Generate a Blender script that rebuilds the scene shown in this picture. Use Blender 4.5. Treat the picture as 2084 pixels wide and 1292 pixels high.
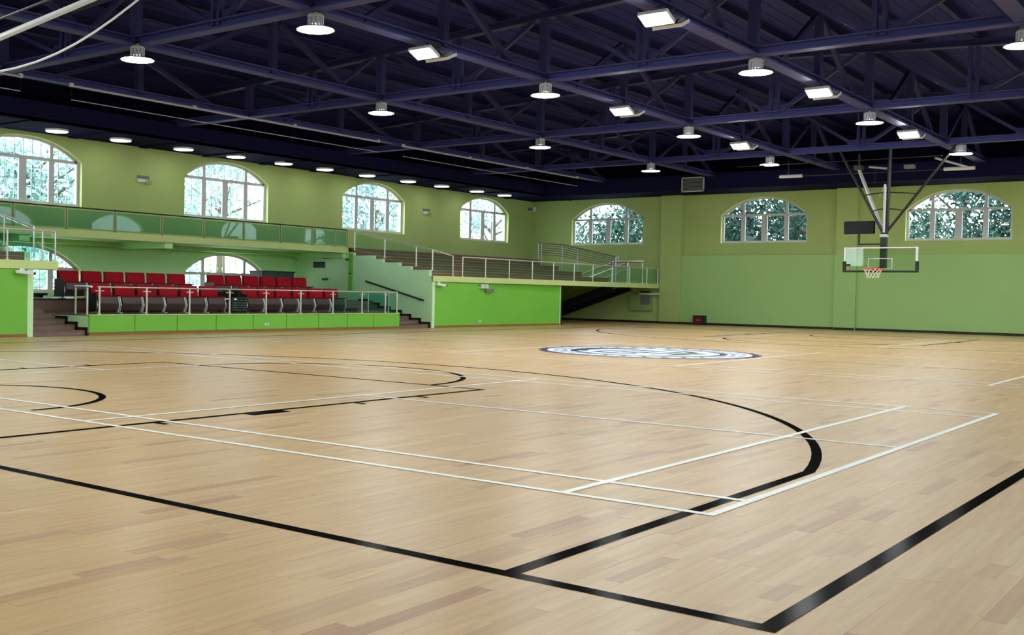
import bpy, bmesh, math, random
from mathutils import Vector, Matrix

# ------------------------------------------------------------------ clear
for o in list(bpy.data.objects):
    bpy.data.objects.remove(o, do_unlink=True)
SC = bpy.context.scene
COL = SC.collection
rnd = random.Random(7)

# ------------------------------------------------------------------ camera
cd = bpy.data.cameras.new('camera')
cd.sensor_width = 36.0
cd.sensor_fit = 'HORIZONTAL'
cd.lens = 38.74
cd.shift_x = 0.1048
cd.clip_end = 400
cam = bpy.data.objects.new('camera', cd)
COL.objects.link(cam)
_r = Vector((0.777904, 0.628093, 0.019069))
_u = Vector((-0.029666, 0.006396, 0.999539))
_f = Vector((-0.627682, 0.778112, -0.023608))
M = Matrix((( _r.x, _u.x, -_f.x, 1.17418), (_r.y, _u.y, -_f.y, -3.18363), (_r.z, _u.z, -_f.z, 0.96873), (0, 0, 0, 1)))
cam.matrix_world = M
SC.camera = cam

# ------------------------------------------------------------------ world, exposure
SKY_STRENGTH = 10.0
LAMP_STRENGTH = 94.0
FLOOD_STRENGTH = 160.0
wd = bpy.data.worlds.new('overcast_sky')
SC.world = wd
wd.use_nodes = True
bg = wd.node_tree.nodes['Background']
bg.inputs[0].default_value = (0.86, 0.95, 1.0, 1)
bg.inputs[1].default_value = SKY_STRENGTH
vs = SC.view_settings
vs.view_transform = 'Standard'
vs.look = 'None'
vs.gamma = 1.0
vs.exposure = 0.0
vs.use_curve_mapping = False
try:
    SC.cycles.max_bounces = 10
    SC.cycles.diffuse_bounces = 5
    SC.cycles.glossy_bounces = 4
    SC.cycles.transparent_max_bounces = 24
    SC.cycles.sample_clamp_indirect = 6.0
    SC.cycles.caustics_reflective = False
    SC.cycles.caustics_refractive = False
    SC.cycles.use_denoising = True
except Exception:
    pass

# ------------------------------------------------------------------ materials
def lin(c):
    c = c / 255.0
    return c / 12.92 if c <= 0.04045 else ((c + 0.055) / 1.055) ** 2.4
def rgb(r, g, b):
    return (lin(r), lin(g), lin(b), 1.0)

def mat(name, col, rough=0.6, metal=0.0, spec=0.5, var=0.0, scale=3.0, bump=0.0, bscale=60.0):
    m = bpy.data.materials.new(name)
    m.use_nodes = True
    nt = m.node_tree
    b = nt.nodes['Principled BSDF']
    c = rgb(*col)
    b.inputs['Base Color'].default_value = c
    b.inputs['Roughness'].default_value = rough
    b.inputs['Metallic'].default_value = metal
    b.inputs['Specular IOR Level'].default_value = spec
    if var or bump:
        tc = nt.nodes.new('ShaderNodeTexCoord')
    if var:
        n = nt.nodes.new('ShaderNodeTexNoise')
        n.inputs['Scale'].default_value = scale
        n.inputs['Detail'].default_value = 4
        nt.links.new(tc.outputs['Object'], n.inputs['Vector'])
        r = nt.nodes.new('ShaderNodeValToRGB')
        r.color_ramp.elements[0].position = 0.3
        r.color_ramp.elements[1].position = 0.7
        r.color_ramp.elements[0].color = tuple(x * (1 - var) for x in c[:3]) + (1,)
        r.color_ramp.elements[1].color = tuple(min(1, x * (1 + var)) for x in c[:3]) + (1,)
        nt.links.new(n.outputs['Fac'], r.inputs['Fac'])
        nt.links.new(r.outputs['Color'], b.inputs['Base Color'])
    if bump:
        n2 = nt.nodes.new('ShaderNodeTexNoise')
        n2.inputs['Scale'].default_value = bscale
        nt.links.new(tc.outputs['Object'], n2.inputs['Vector'])
        bp = nt.nodes.new('ShaderNodeBump')
        bp.inputs['Strength'].default_value = bump
        bp.inputs['Distance'].default_value = 0.01
        nt.links.new(n2.outputs['Fac'], bp.inputs['Height'])
        nt.links.new(bp.outputs['Normal'], b.inputs['Normal'])
    return m

def emit_mat(name, col, strength):
    m = bpy.data.materials.new(name)
    m.use_nodes = True
    nt = m.node_tree
    nt.nodes.remove(nt.nodes['Principled BSDF'])
    e = nt.nodes.new('ShaderNodeEmission')
    e.inputs[0].default_value = col
    e.inputs[1].default_value = strength
    nt.links.new(e.outputs[0], nt.nodes['Material Output'].inputs[0])
    return m

def glass_mat(name, tint, gloss=0.04, ior=1.45):
    m = bpy.data.materials.new(name)
    m.use_nodes = True
    nt = m.node_tree
    nt.nodes.remove(nt.nodes['Principled BSDF'])
    t = nt.nodes.new('ShaderNodeBsdfTransparent')
    t.inputs[0].default_value = tint
    g = nt.nodes.new('ShaderNodeBsdfGlossy')
    g.inputs['Roughness'].default_value = 0.02
    g.inputs[0].default_value = (0.9, 1.0, 0.97, 1)
    # reflection grows toward grazing angles, the same from either side of the sheet
    fr = nt.nodes.new('ShaderNodeLayerWeight')
    fr.inputs['Blend'].default_value = 0.5
    pw = nt.nodes.new('ShaderNodeMath')
    pw.operation = 'POWER'
    pw.inputs[1].default_value = 4.0
    nt.links.new(fr.outputs['Facing'], pw.inputs[0])
    mx = nt.nodes.new('ShaderNodeMixShader')
    mul = nt.nodes.new('ShaderNodeMath')
    mul.operation = 'MULTIPLY'
    mul.inputs[1].default_value = 0.55
    add = nt.nodes.new('ShaderNodeMath')
    add.operation = 'ADD'
    add.inputs[1].default_value = gloss * 0.25
    nt.links.new(pw.outputs[0], mul.inputs[0])
    nt.links.new(mul.outputs[0], add.inputs[0])
    mul = add
    nt.links.new(mul.outputs[0], mx.inputs[0])
    nt.links.new(t.outputs[0], mx.inputs[1])
    nt.links.new(g.outputs[0], mx.inputs[2])
    nt.links.new(mx.outputs[0], nt.nodes['Material Output'].inputs[0])
    return m

def plank_mat(name, stops, rough, grain_axis='Y', coat=0.0, grain=0.10, spec=0.32):
    """Wood strips: one tint per strip (mesh island and object), grain along the strip."""
    m = bpy.data.materials.new(name)
    m.use_nodes = True
    nt = m.node_tree
    b = nt.nodes['Principled BSDF']
    b.inputs['Roughness'].default_value = rough
    b.inputs['Specular IOR Level'].default_value = spec
    geo = nt.nodes.new('ShaderNodeNewGeometry')
    oi = nt.nodes.new('ShaderNodeObjectInfo')
    add = nt.nodes.new('ShaderNodeMath'); add.operation = 'ADD'
    nt.links.new(geo.outputs['Random Per Island'], add.inputs[0])
    nt.links.new(oi.outputs['Random'], add.inputs[1])
    fr = nt.nodes.new('ShaderNodeMath'); fr.operation = 'FRACT'
    nt.links.new(add.outputs[0], fr.inputs[0])
    ramp = nt.nodes.new('ShaderNodeValToRGB')
    ramp.color_ramp.interpolation = 'LINEAR'
    els = ramp.color_ramp.elements
    els[0].position, els[0].color = stops[0][0], rgb(*stops[0][1])
    els[1].position, els[1].color = stops[-1][0], rgb(*stops[-1][1])
    for p, c in stops[1:-1]:
        e = els.new(p); e.color = rgb(*c)
    nt.links.new(fr.outputs[0], ramp.inputs['Fac'])
    tc = nt.nodes.new('ShaderNodeTexCoord')
    mp = nt.nodes.new('ShaderNodeMapping')
    mp.inputs['Scale'].default_value = (40, 2.0, 1) if grain_axis == 'Y' else (2.0, 40, 40)
    nt.links.new(tc.outputs['Object'], mp.inputs['Vector'])
    ns = nt.nodes.new('ShaderNodeTexNoise')
    ns.inputs['Scale'].default_value = 1.0
    ns.inputs['Detail'].default_value = 5
    nt.links.new(mp.outputs[0], ns.inputs['Vector'])
    mr = nt.nodes.new('ShaderNodeMapRange')
    mr.inputs['From Min'].default_value = 0.25
    mr.inputs['From Max'].default_value = 0.75
    mr.inputs['To Min'].default_value = 1 - grain
    mr.inputs['To Max'].default_value = 1 + grain
    nt.links.new(ns.outputs['Fac'], mr.inputs['Value'])
    mx = nt.nodes.new('ShaderNodeVectorMath'); mx.operation = 'SCALE'
    nt.links.new(ramp.outputs['Color'], mx.inputs[0])
    nt.links.new(mr.outputs[0], mx.inputs['Scale'])
    nt.links.new(mx.outputs[0], b.inputs['Base Color'])
    if coat:
        b.inputs['Coat Weight'].default_value = coat
        b.inputs['Coat Roughness'].default_value = 0.12
    return m

def line_paint(name, col, gloss, rough):
    """Matt paint under a thin clear lacquer: a small constant share mirrors the lamps"""
    m = bpy.data.materials.new(name)
    m.use_nodes = True
    nt = m.node_tree
    nt.nodes.remove(nt.nodes['Principled BSDF'])
    d = nt.nodes.new('ShaderNodeBsdfDiffuse')
    d.inputs[0].default_value = rgb(*col)
    g = nt.nodes.new('ShaderNodeBsdfGlossy')
    g.inputs['Roughness'].default_value = rough
    mx = nt.nodes.new('ShaderNodeMixShader')
    mx.inputs[0].default_value = gloss
    nt.links.new(d.outputs[0], mx.inputs[1])
    nt.links.new(g.outputs[0], mx.inputs[2])
    nt.links.new(mx.outputs[0], nt.nodes['Material Output'].inputs[0])
    return m

MT = {
    'wall': mat('olive_green_wall_paint', (176, 200, 126), 0.75, spec=0.3, var=0.04, scale=0.8),
    'wall_low': mat('soft_green_wall_panel_paint', (166, 206, 132), 0.55, spec=0.4, var=0.03, scale=0.6),
    'bright': mat('bright_green_panel_paint', (118, 194, 68), 0.5, spec=0.4, var=0.04, scale=1.2),
    'pale': mat('pale_green_stair_wall_paint', (204, 246, 198), 0.65, spec=0.3, var=0.03),
    'mint': mat('mint_green_recess_paint', (192, 240, 172), 0.65, spec=0.3, var=0.03),
    'fascia': mat('cream_green_fascia_paint', (202, 222, 150), 0.6, spec=0.3, var=0.03),
    'reveal': mat('window_reveal_paint', (212, 224, 160), 0.7, spec=0.3),
    'roof': mat('navy_roof_sheet', (46, 50, 114), 0.8, spec=0.08, var=0.12, scale=0.5),
    'purlin': mat('dark_navy_purlin', (30, 33, 86), 0.7, spec=0.2),
    'steel': mat('violet_blue_steel_paint', (66, 66, 126), 0.55, spec=0.12, var=0.06, scale=1.0),
    'web': mat('shade_toned_web_steel', (46, 46, 98), 0.55, spec=0.3),  # steel colour darkened to stand for weaker light on webs and top chords
    'soffit': mat('dark_blue_soffit_paint', (20, 23, 60), 0.85, spec=0.03),
    'fascia_dark': mat('near_black_blue_bulkhead', (26, 26, 62), 0.85, spec=0.05),
    'frame': mat('pale_grey_window_frame', (196, 200, 204), 0.45),
    'bar': mat('grey_security_bar', (150, 158, 165), 0.5),
    'silver': mat('brushed_stainless_steel', (205, 208, 204), 0.28, metal=0.9),
    'silver_dull': mat('dull_silver_paint', (190, 194, 194), 0.4, metal=0.15),
    'alu': mat('cast_aluminium', (182, 182, 188), 0.5, metal=0.1),
    'rail_silver': mat('lilac_grey_rail_paint', (168, 172, 200), 0.45),
    'white': mat('white_enamel', (226, 230, 240), 0.4),
    'black': mat('black_steel_paint', (18, 19, 20), 0.45),
    'blackgreen': mat('black_padding', (14, 34, 24), 0.6),
    'skirt': mat('dark_brown_skirting', (38, 20, 16), 0.55),
    'base_brown': mat('reddish_brown_baseboard', (150, 98, 56), 0.5, var=0.08),
    'tread': mat('brown_wood_step', (128, 104, 96), 0.45, var=0.14, scale=6),
    'tier': mat('brown_tier_board', (118, 92, 70), 0.5, var=0.12, scale=4),
    'tier_light': mat('light_tier_edge', (176, 150, 116), 0.5),
    'darksteel': mat('dark_navy_stair_steel', (16, 16, 26), 0.5),
    'red': mat('red_seat_fabric', (164, 10, 32), 0.8, spec=0.2, var=0.10, scale=9, bump=0.2, bscale=200),
    'seatwood': mat('dark_brown_seat_board', (54, 32, 24), 0.4, var=0.12, scale=5),
    'orange': mat('orange_rim_steel', (232, 84, 40), 0.4),
    'net': mat('white_net_cord', (226, 226, 216), 0.8),
    'paint_black': line_paint('black_court_paint', (13, 12, 13), 0.02, 0.16),
    'paint_white': mat('white_court_paint', (250, 252, 250), 0.4, spec=0.5),
    'navy': mat('navy_emblem_paint', (22, 27, 84), 0.5, spec=0.15),
    'emblem_white': mat('white_emblem_paint', (226, 238, 250), 0.5),
    'emblem_green': mat('pale_green_emblem_paint', (170, 196, 160), 0.3),
    'maroon': mat('maroon_cabinet', (110, 12, 26), 0.4),
    'cabinet': mat('grey_green_cabinet', (150, 170, 122), 0.5),
    'cabinet_dark': mat('dark_green_cabinet', (32, 66, 60), 0.5),
    'grey': mat('mid_grey_grille', (112, 118, 112), 0.5),
    'leaf': mat('teal_green_leaf', (44, 88, 80), 0.6, var=0.45, scale=1.6),
    'leaf_light': mat('light_grey_green_leaf', (136, 168, 172), 0.6, var=0.35, scale=1.5),
    'leaf_dark': mat('dark_plant_leaf', (26, 52, 30), 0.5, var=0.3, scale=8),
    'bark': mat('brown_bark', (84, 70, 56), 0.8, var=0.2),
    'ground': mat('pale_paved_ground', (176, 178, 168), 0.9, var=0.1),
    'underfloor': mat('wood_underlay', (150, 122, 92), 0.7),
    'glow': emit_mat('lamp_diffuser_glow', (0.97, 1.0, 0.96, 1), LAMP_STRENGTH),
    'flood': emit_mat('floodlight_glow', (0.95, 1.0, 0.98, 1), FLOOD_STRENGTH),
    'downlight': emit_mat('downlight_glow', (1.0, 0.98, 0.93, 1), 11.0),
    'glass': glass_mat('green_tinted_balustrade_glass', (0.66, 0.86, 0.87, 1)),
    'glass_light': glass_mat('light_green_balustrade_glass', (0.83, 0.95, 0.93, 1)),
    'glass_clear': glass_mat('clear_backboard_glass', (0.93, 0.97, 0.95, 1), gloss=0.08),
    'pane': glass_mat('window_pane_glass', (0.96, 0.98, 0.97, 1), gloss=0.08),
    'floor': plank_mat('maple_strip_floor', [(0.0, (201, 164, 113)), (0.30, (206, 170, 120)), (0.60, (200, 161, 110)), (0.80, (210, 178, 130)),
                                            (0.91, (197, 159, 113)), (0.96, (184, 144, 98)), (0.985, (190, 144, 106)), (1.0, (172, 128, 88))], 0.34, coat=0.0, grain=0.14),
    'stage_floor': plank_mat('brown_stage_floor_board', [(0, (110, 88, 78)), (0.5, (124, 100, 90)), (1, (96, 74, 64))], 0.35),
}

# ------------------------------------------------------------------ mesh helpers
ORG = {}
class MB:
    def __init__(s):
        s.v, s.f = [], []
    def add(s, vs, fs):
        n = len(s.v)
        s.v += [tuple(p) for p in vs]
        s.f += [tuple(i + n for i in f) for f in fs]
    def box(s, x0, y0, z0, x1, y1, z1):
        s.add([(x0, y0, z0), (x1, y0, z0), (x1, y1, z0), (x0, y1, z0), (x0, y0, z1), (x1, y0, z1), (x1, y1, z1), (x0, y1, z1)],
              [(0, 3, 2, 1), (4, 5, 6, 7), (0, 1, 5, 4), (1, 2, 6, 5), (2, 3, 7, 6), (3, 0, 4, 7)])
        return s
    def quad(s, *p):
        s.add(p, [tuple(range(len(p)))])
        return s
    def beam(s, p0, p1, w, h, up=(0, 0, 1)):
        p0, p1 = Vector(p0), Vector(p1)
        d = (p1 - p0).normalized()
        side = d.cross(Vector(up))
        if side.length < 1e-5:
            side = d.cross(Vector((1, 0, 0)))
        side.normalize()
        uu = side.cross(d).normalized()
        a, b = side * (w / 2), uu * (h / 2)
        s.add([p0 - a - b, p0 + a - b, p0 + a + b, p0 - a + b, p1 - a - b, p1 + a - b, p1 + a + b, p1 - a + b],
              [(0, 3, 2, 1), (4, 5, 6, 7), (0, 1, 5, 4), (1, 2, 6, 5), (2, 3, 7, 6), (3, 0, 4, 7)])
        return s
    def ibeam(s, p0, p1, w, h, t):
        """H section: two flanges and a web"""
        o = Vector((0, 0, h / 2 - t / 2))
        p0, p1 = Vector(p0), Vector(p1)
        s.beam(p0 + o, p1 + o, w, t)
        s.beam(p0 - o, p1 - o, w, t)
        s.beam(p0, p1, t, h - 2 * t)
        return s
    def tube(s, p0, p1, r, n=8, r2=None):
        p0, p1 = Vector(p0), Vector(p1)
        r2 = r if r2 is None else r2
        d = (p1 - p0).normalized()
        a = d.cross(Vector((0, 0, 1)))
        if a.length < 1e-4:
            a = Vector((1, 0, 0))
        a.normalize()
        b = d.cross(a)
        vs = [p0 + (a * math.cos(2 * math.pi * k / n) + b * math.sin(2 * math.pi * k / n)) * r for k in range(n)]
        vs += [p1 + (a * math.cos(2 * math.pi * k / n) + b * math.sin(2 * math.pi * k / n)) * r2 for k in range(n)]
        fs = [(k, (k + 1) % n, n + (k + 1) % n, n + k) for k in range(n)] + [tuple(range(n))[::-1], tuple(range(n, 2 * n))]
        s.add(vs, fs)
        return s
    def path(s, pts, r, n=8):
        for a, b in zip(pts, pts[1:]):
            s.tube(a, b, r, n)
        return s
    def lathe(s, prof, c=(0, 0, 0), n=24):
        cx, cy, cz = c
        vs = []
        for r, z in prof:
            for k in range(n):
                t = 2 * math.pi * k / n
                vs.append((cx + r * math.cos(t), cy + r * math.sin(t), cz + z))
        fs = []
        for i in range(len(prof) - 1):
            for k in range(n):
                fs.append((i * n + k, i * n + (k + 1) % n, (i + 1) * n + (k + 1) % n, (i + 1) * n + k))
        s.add(vs, fs)
        return s
    def disc(s, c, r, n=32, flip=False):
        vs = [(c[0] + r * math.cos(2 * math.pi * k / n), c[1] + r * math.sin(2 * math.pi * k / n), c[2]) for k in range(n)]
        s.add(vs, [tuple(range(n))[::-1] if flip else tuple(range(n))])
        return s
    def ring(s, c, r0, r1, a0=0, a1=2 * math.pi, n=64, z=None, t=0.0):
        """flat annulus sector of thickness t (top at c.z)"""
        vs, fs = [], []
        full = abs(a1 - a0 - 2 * math.pi) < 1e-6
        for k in range(n + 1):
            a = a0 + (a1 - a0) * k / n
            for r in (r0, r1):
                vs.append((c[0] + r * math.cos(a), c[1] + r * math.sin(a), c[2]))
        for k in range(n):
            fs.append((2 * k, 2 * k + 1, 2 * k + 3, 2 * k + 2))
        s.add(vs, fs)
        return s
    def prism(s, poly, axis, a0, a1):
        """poly: list of 2D points in the plane normal to axis (x: (y,z); y: (x,z); z: (x,y))"""
        n = len(poly)
        def P(p, a):
            if axis == 'x': return (a, p[0], p[1])
            if axis == 'y': return (p[0], a, p[1])
            return (p[0], p[1], a)
        vs = [P(p, a0) for p in poly] + [P(p, a1) for p in poly]
        fs = [(k, (k + 1) % n, n + (k + 1) % n, n + k) for k in range(n)] + [tuple(range(n))[::-1], tuple(range(n, 2 * n))]
        s.add(vs, fs)
        return s
    def build(s, name, m, parent=None, smooth=False, bevel=0.0):
        o0 = ORG.get(parent.name, Vector((0, 0, 0))) if parent else Vector((0, 0, 0))
        me = bpy.data.meshes.new(name)
        me.from_pydata([(p[0] - o0.x, p[1] - o0.y, p[2] - o0.z) for p in s.v], [], s.f)
        bm = bmesh.new(); bm.from_mesh(me)
        bmesh.ops.recalc_face_normals(bm, faces=bm.faces)
        if bevel:
            bmesh.ops.bevel(bm, geom=list(bm.edges), offset=bevel, segments=2, affect='EDGES', clamp_overlap=True)
        bm.to_mesh(me); bm.free()
        if smooth:
            for p in me.polygons:
                p.use_smooth = True
        me.materials.append(m)
        o = bpy.data.objects.new(name, me)
        COL.objects.link(o)
        if parent:
            o.parent = parent
        ORG[o.name] = o0
        return o

def tag(o, label=None, cat=None, group=None, kind=None):
    if label: o['label'] = label
    if cat: o['category'] = cat
    if group: o['group'] = group
    if kind: o['kind'] = kind
    return o
def empty(name, loc=(0, 0, 0), label=None, cat=None, group=None, kind=None):
    o = bpy.data.objects.new(name, None)
    o.empty_display_size = 0.2
    COL.objects.link(o)
    o.location = loc
    ORG[o.name] = Vector(loc)
    return tag(o, label, cat, group, kind)
def struct(o, label=None):
    o['kind'] = 'structure'
    if label: o['label'] = label
    return o
def copy_tree(o, parent=None):
    c = o.copy(); COL.objects.link(c)
    if parent is not None: c.parent = parent
    for ch in list(o.children):
        copy_tree(ch, c)
    return c
ORD = ['first', 'second', 'third', 'fourth', 'fifth', 'sixth', 'seventh', 'eighth', 'ninth', 'tenth', 'eleventh', 'twelfth']

# ------------------------------------------------------------------ key measures
XL, YF = -22.1, 33.5          # window wall on the left, far wall
XLi = XL + 0.02
XR, YN = 4.0, -6.0            # walls behind and beside the camera
XS = -16.95                   # front of stage and terraces
ZW = 4.56                     # top of the walls
ZST, ZT2 = 0.40, 0.68         # stage floor, upper seat row
ZSL = 1.40                    # terrace slab top
YS0, YS1 = 9.57, 19.08        # stage ends
YWL, YWR = 8.35, 20.45        # terrace side walls either side of the stage
XB, ZB = -20.0, 2.20          # balcony edge and floor

# ------------------------------------------------------------------ arched openings
def arch_z(t, z1, z2):
    return z1 + (z2 - z1) * (1 - abs(t) ** 2.35)
def arch_pts(uc, hw, z0, z1, z2, n=16):
    pts = [(uc - hw, z0), (uc + hw, z0), (uc + hw, z1)]
    for k in range(1, n):
        t = 1 - 2 * k / n
        pts.append((uc + hw * t, arch_z(t, z1, z2)))
    pts.append((uc - hw, z1))
    return pts

def arched_wall(mb, rv, P, u0, u1, zb, zt, columns, depth):
    """columns: (uc, hw, [(z0,z1,z2), ...] bottom up). P(u, z, d) -> point, d is the depth into the wall"""
    N = 16
    cur = u0
    for uc, hw, ops in sorted(columns):
        mb.quad(P(cur, zb, 0), P(uc - hw, zb, 0), P(uc - hw, zt, 0), P(cur, zt, 0))
        for k in range(N):
            ta, tb = -1 + 2 * k / N, -1 + 2 * (k + 1) / N
            ua, ub = uc + hw * ta, uc + hw * tb
            za = zbb = zb
            for z0, z1, z2 in ops:
                mb.quad(P(ua, za, 0), P(ub, zbb, 0), P(ub, z0, 0), P(ua, z0, 0))
                za, zbb = arch_z(ta, z1, z2), arch_z(tb, z1, z2)
                rv.quad(P(ua, za, 0), P(ub, zbb, 0), P(ub, zbb, depth), P(ua, za, depth))
                rv.quad(P(ua, z0, 0), P(ub, z0, 0), P(ub, z0, depth), P(ua, z0, depth))
            mb.quad(P(ua, za, 0), P(ub, zbb, 0), P(ub, zt, 0), P(ua, zt, 0))
        for z0, z1, z2 in ops:
            for sgn in (-1, 1):
                u = uc + sgn * hw
                rv.quad(P(u, z0, 0), P(u, z1, 0), P(u, z1, depth), P(u, z0, depth))
        cur = uc + hw
    mb.quad(P(cur, zb, 0), P(u1, zb, 0), P(u1, zt, 0), P(cur, zt, 0))

def window(idx, P, uc, hw, z0, z1, z2, label, bars=True, depth=0.14):
    """Arched window unit set in the wall: frame, transom, mullions, sashes, panes and outer security bars"""
    name = 'window_%d' % idx
    c = P(uc, z0, depth)
    root = empty(name, c)
    struct(root, label)
    fw, t = 0.075, 0.05
    d0, d1 = depth - t / 2, depth + t / 2
    # arched outer frame
    outer = arch_pts(uc, hw, z0, z1, z2)
    sx = (hw - fw) / hw
    inner = [(uc + (u - uc) * sx, z0 + fw if z <= z0 + 1e-6 else z1 + (z - z1) * 0.93 - fw * 0.35) for u, z in outer]
    mb = MB(); n = len(outer)
    for k in range(n):
        a, b, ci, di = outer[k], outer[(k + 1) % n], inner[(k + 1) % n], inner[k]
        mb.quad(P(a[0], a[1], d0), P(b[0], b[1], d0), P(ci[0], ci[1], d0), P(di[0], di[1], d0))
        mb.quad(P(di[0], di[1], d0), P(ci[0], ci[1], d0), P(ci[0], ci[1], d1), P(di[0], di[1], d1))
        mb.quad(P(a[0], a[1], d1), P(b[0], b[1], d1), P(ci[0], ci[1], d1), P(di[0], di[1], d1))
    mb.build('outer_frame', MT['frame'], root)
    def bar(name, ua, za, ub, zb, w, m='frame', da=d0, db=d1):
        mm = MB()
        if abs(ub - ua) < 1e-6:
            q = [(ua - w / 2, za), (ua + w / 2, za), (ua + w / 2, zb), (ua - w / 2, zb)]
        else:
            q = [(ua, za - w / 2), (ub, za - w / 2), (ub, za + w / 2), (ua, za + w / 2)]
        vs = [P(u, z, da) for u, z in q] + [P(u, z, db) for u, z in q]
        mm.add(vs, [(0, 1, 2, 3), (7, 6, 5, 4), (0, 4, 5, 1), (1, 5, 6, 2), (2, 6, 7, 3), (3, 7, 4, 0)])
        return mm.build(name, MT[m], root)
    bar('transom', uc - hw + fw, z1, uc + hw - fw, z1, 0.075)
    for s in (-0.5, 0.5):
        bar('mullion', uc + hw * s, z0 + fw, uc + hw * s, z1 - 0.03, 0.15)
        bar('arch_mullion', uc + hw * s, z1 + 0.03, uc + hw * s, arch_z(s, z1, z2) - 0.06, 0.09)
    bar('meeting_stile', uc, z0 + fw, uc, z1 - 0.03, 0.20)
    # panes
    edges = [-1, -0.5, 0, 0.5, 1]
    for a, b in zip(edges, edges[1:]):
        q = [P(uc + hw * a, z0 + 0.04, depth), P(uc + hw * b, z0 + 0.04, depth), P(uc + hw * b, z1, depth), P(uc + hw * a, z1, depth)]
        mm = MB(); mm.quad(*q); mm.build('pane', MT['pane'], root)
    for a, b in ((-1, -0.5), (-0.5, 0.5), (0.5, 1)):
        K = 8
        mm = MB()
        for k in range(K):
            ta, tb = a + (b - a) * k / K, a + (b - a) * (k + 1) / K
            mm.quad(P(uc + hw * ta, z1, depth), P(uc + hw * tb, z1, depth), P(uc + hw * tb, arch_z(tb, z1, z2) - 0.02, depth), P(uc + hw * ta, arch_z(ta, z1, z2) - 0.02, depth))
        mm.build('arch_pane', MT['pane'], root)
    if bars:
        mm = MB(); dd = depth + 0.16
        nb = 13
        for k in range(1, nb):
            t = -1 + 2 * k / nb
            mm.beam(P(uc + hw * t, z0, dd), P(uc + hw * t, arch_z(t, z1, z2), dd), 0.018, 0.018)
        for zz in (z0 + 0.12, z0 + (z1 - z0) * 0.55, z1 - 0.02):
            mm.beam(P(uc - hw, zz, dd), P(uc + hw, zz, dd), 0.018, 0.014)
        mm.build('security_bars', MT['bar'], root)
    return root

PLw = lambda u, z, d: (XL - d, u, z)
PFw = lambda u, z, d: (u, YF + d, z)
PRw = lambda u, z, d: (XR + d, u, z)
LW = [5.1, 11.38, 17.7, 24.02, 30.28]
FW = [-18.83, -12.9, -6.87, -0.9]
up_l, lo_l = (2.88, 3.97, 4.47), (0.78, 1.36, 1.93)
up_f = (2.85, 3.80, 4.40)

# ------------------------------------------------------------------ walls
w, rv = MB(), MB()
arched_wall(w, rv, PLw, YN, YF, 2.1, ZW, [(u, 1.55, [up_l]) for u in LW], 0.3)
w2 = MB()
arched_wall(w2, rv, PLw, YN, YF, -0.1, 2.1, [(LW[1], 1.55, [lo_l]), (LW[2], 1.55, [lo_l])], 0.3)
wl = struct(w.build('wall_left', MT['wall']), 'olive green wall with arched windows behind the balcony')
w2.build('lower_wall', MT['mint'], wl)
rv.build('window_reveal', MT['reveal'], wl)
w, rv = MB(), MB()
arched_wall(w, rv, PFw, XL, XR, -0.1, ZW, [(u, 1.49, [up_f]) for u in FW], 0.3)
wf = struct(w.build('wall_far', MT['wall']), 'olive green far wall with arched windows')
rv.build('window_reveal', MT['reveal'], wf)
# thicker lower half of the far wall: separate padded panels between the pillars
for a, b in ((-15.75, -10.42), (-9.76, -4.2), (-4.2, 1.0), (1.0, XR)):
    MB().box(a, YF - 0.12, 0.07, b - 0.006, YF, 2.42).build('lower_wall_panel', MT['wall_low'], wf)
w, rv = MB(), MB()
arched_wall(w, rv, PRw, YN, YF, -0.1, ZW + 2.2, [(u, 1.55, [up_l]) for u in LW], 0.3)  # unseen window openings, added to bring daylight onto the left wall
wr = struct(w.build('wall_right', MT['wall']), 'green side wall beside the camera, with unseen openings added for daylight')
rv.build('window_reveal', MT['reveal'], wr)
w, rv = MB(), MB()
arched_wall(w, rv, lambda u, z, d: (u, YN - d, z), XL, XR, -0.1, ZW + 2.2, [(u, 1.49, [up_f]) for u in FW], 0.3)  # openings here are unseen too, added to brighten surfaces facing the camera
wn = struct(w.build('wall_near', MT['wall']), 'green end wall behind the camera, with unseen openings added for daylight')
rv.build('window_reveal', MT['reveal'], wn)
for k, (a, b) in enumerate(((-16.55, -15.75), (-10.42, -9.76))):
    struct(MB().box(a, YF - 0.22, 0, b, YF, ZW).build('trim_%d' % (k + 1), MT['wall'], bevel=0.008), ['green wall pillar beside the terrace end', 'green wall pillar left of the basketball hoop'][k])
MB().box(-10.43, YF - 0.23, 0.0, -9.75, YF - 0.1, 2.42).build('lower_pillar_panel', MT['wall_low'], bpy.data.objects['trim_2'])
bb = MB()
for a, b, d in ((XL, -16.55, 0.02), (-16.55, -15.75, 0.24), (-15.75, -10.42, 0.14), (-10.42, -9.76, 0.24), (-9.76, XR, 0.14)):
    bb.box(a, YF - d, 0, b, YF, 0.075)
struct(bb.build('baseboard_far', MT['skirt']), 'dark brown baseboard along the far wall')

wi = 1
for k, u in enumerate(LW):
    if k == 0:
        continue
    window(wi, PLw, u, 1.55, *up_l, label='%s upper arched window from the left in the balcony wall' % ORD[k - 1]); wi += 1
for k, u in enumerate(LW[1:3]):
    window(wi, PLw, u, 1.55, *lo_l, label=['lower arched window left of the red seats', 'lower arched window behind the red seats'][k]); wi += 1
for k, u in enumerate(FW[:3]):
    window(wi, PFw, u, 1.49, *up_f, label=['far wall arched window above the terrace stair rail', 'far wall arched window between the two pillars', 'far wall arched window right of the basketball hoop'][k], bars=False); wi += 1

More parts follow.
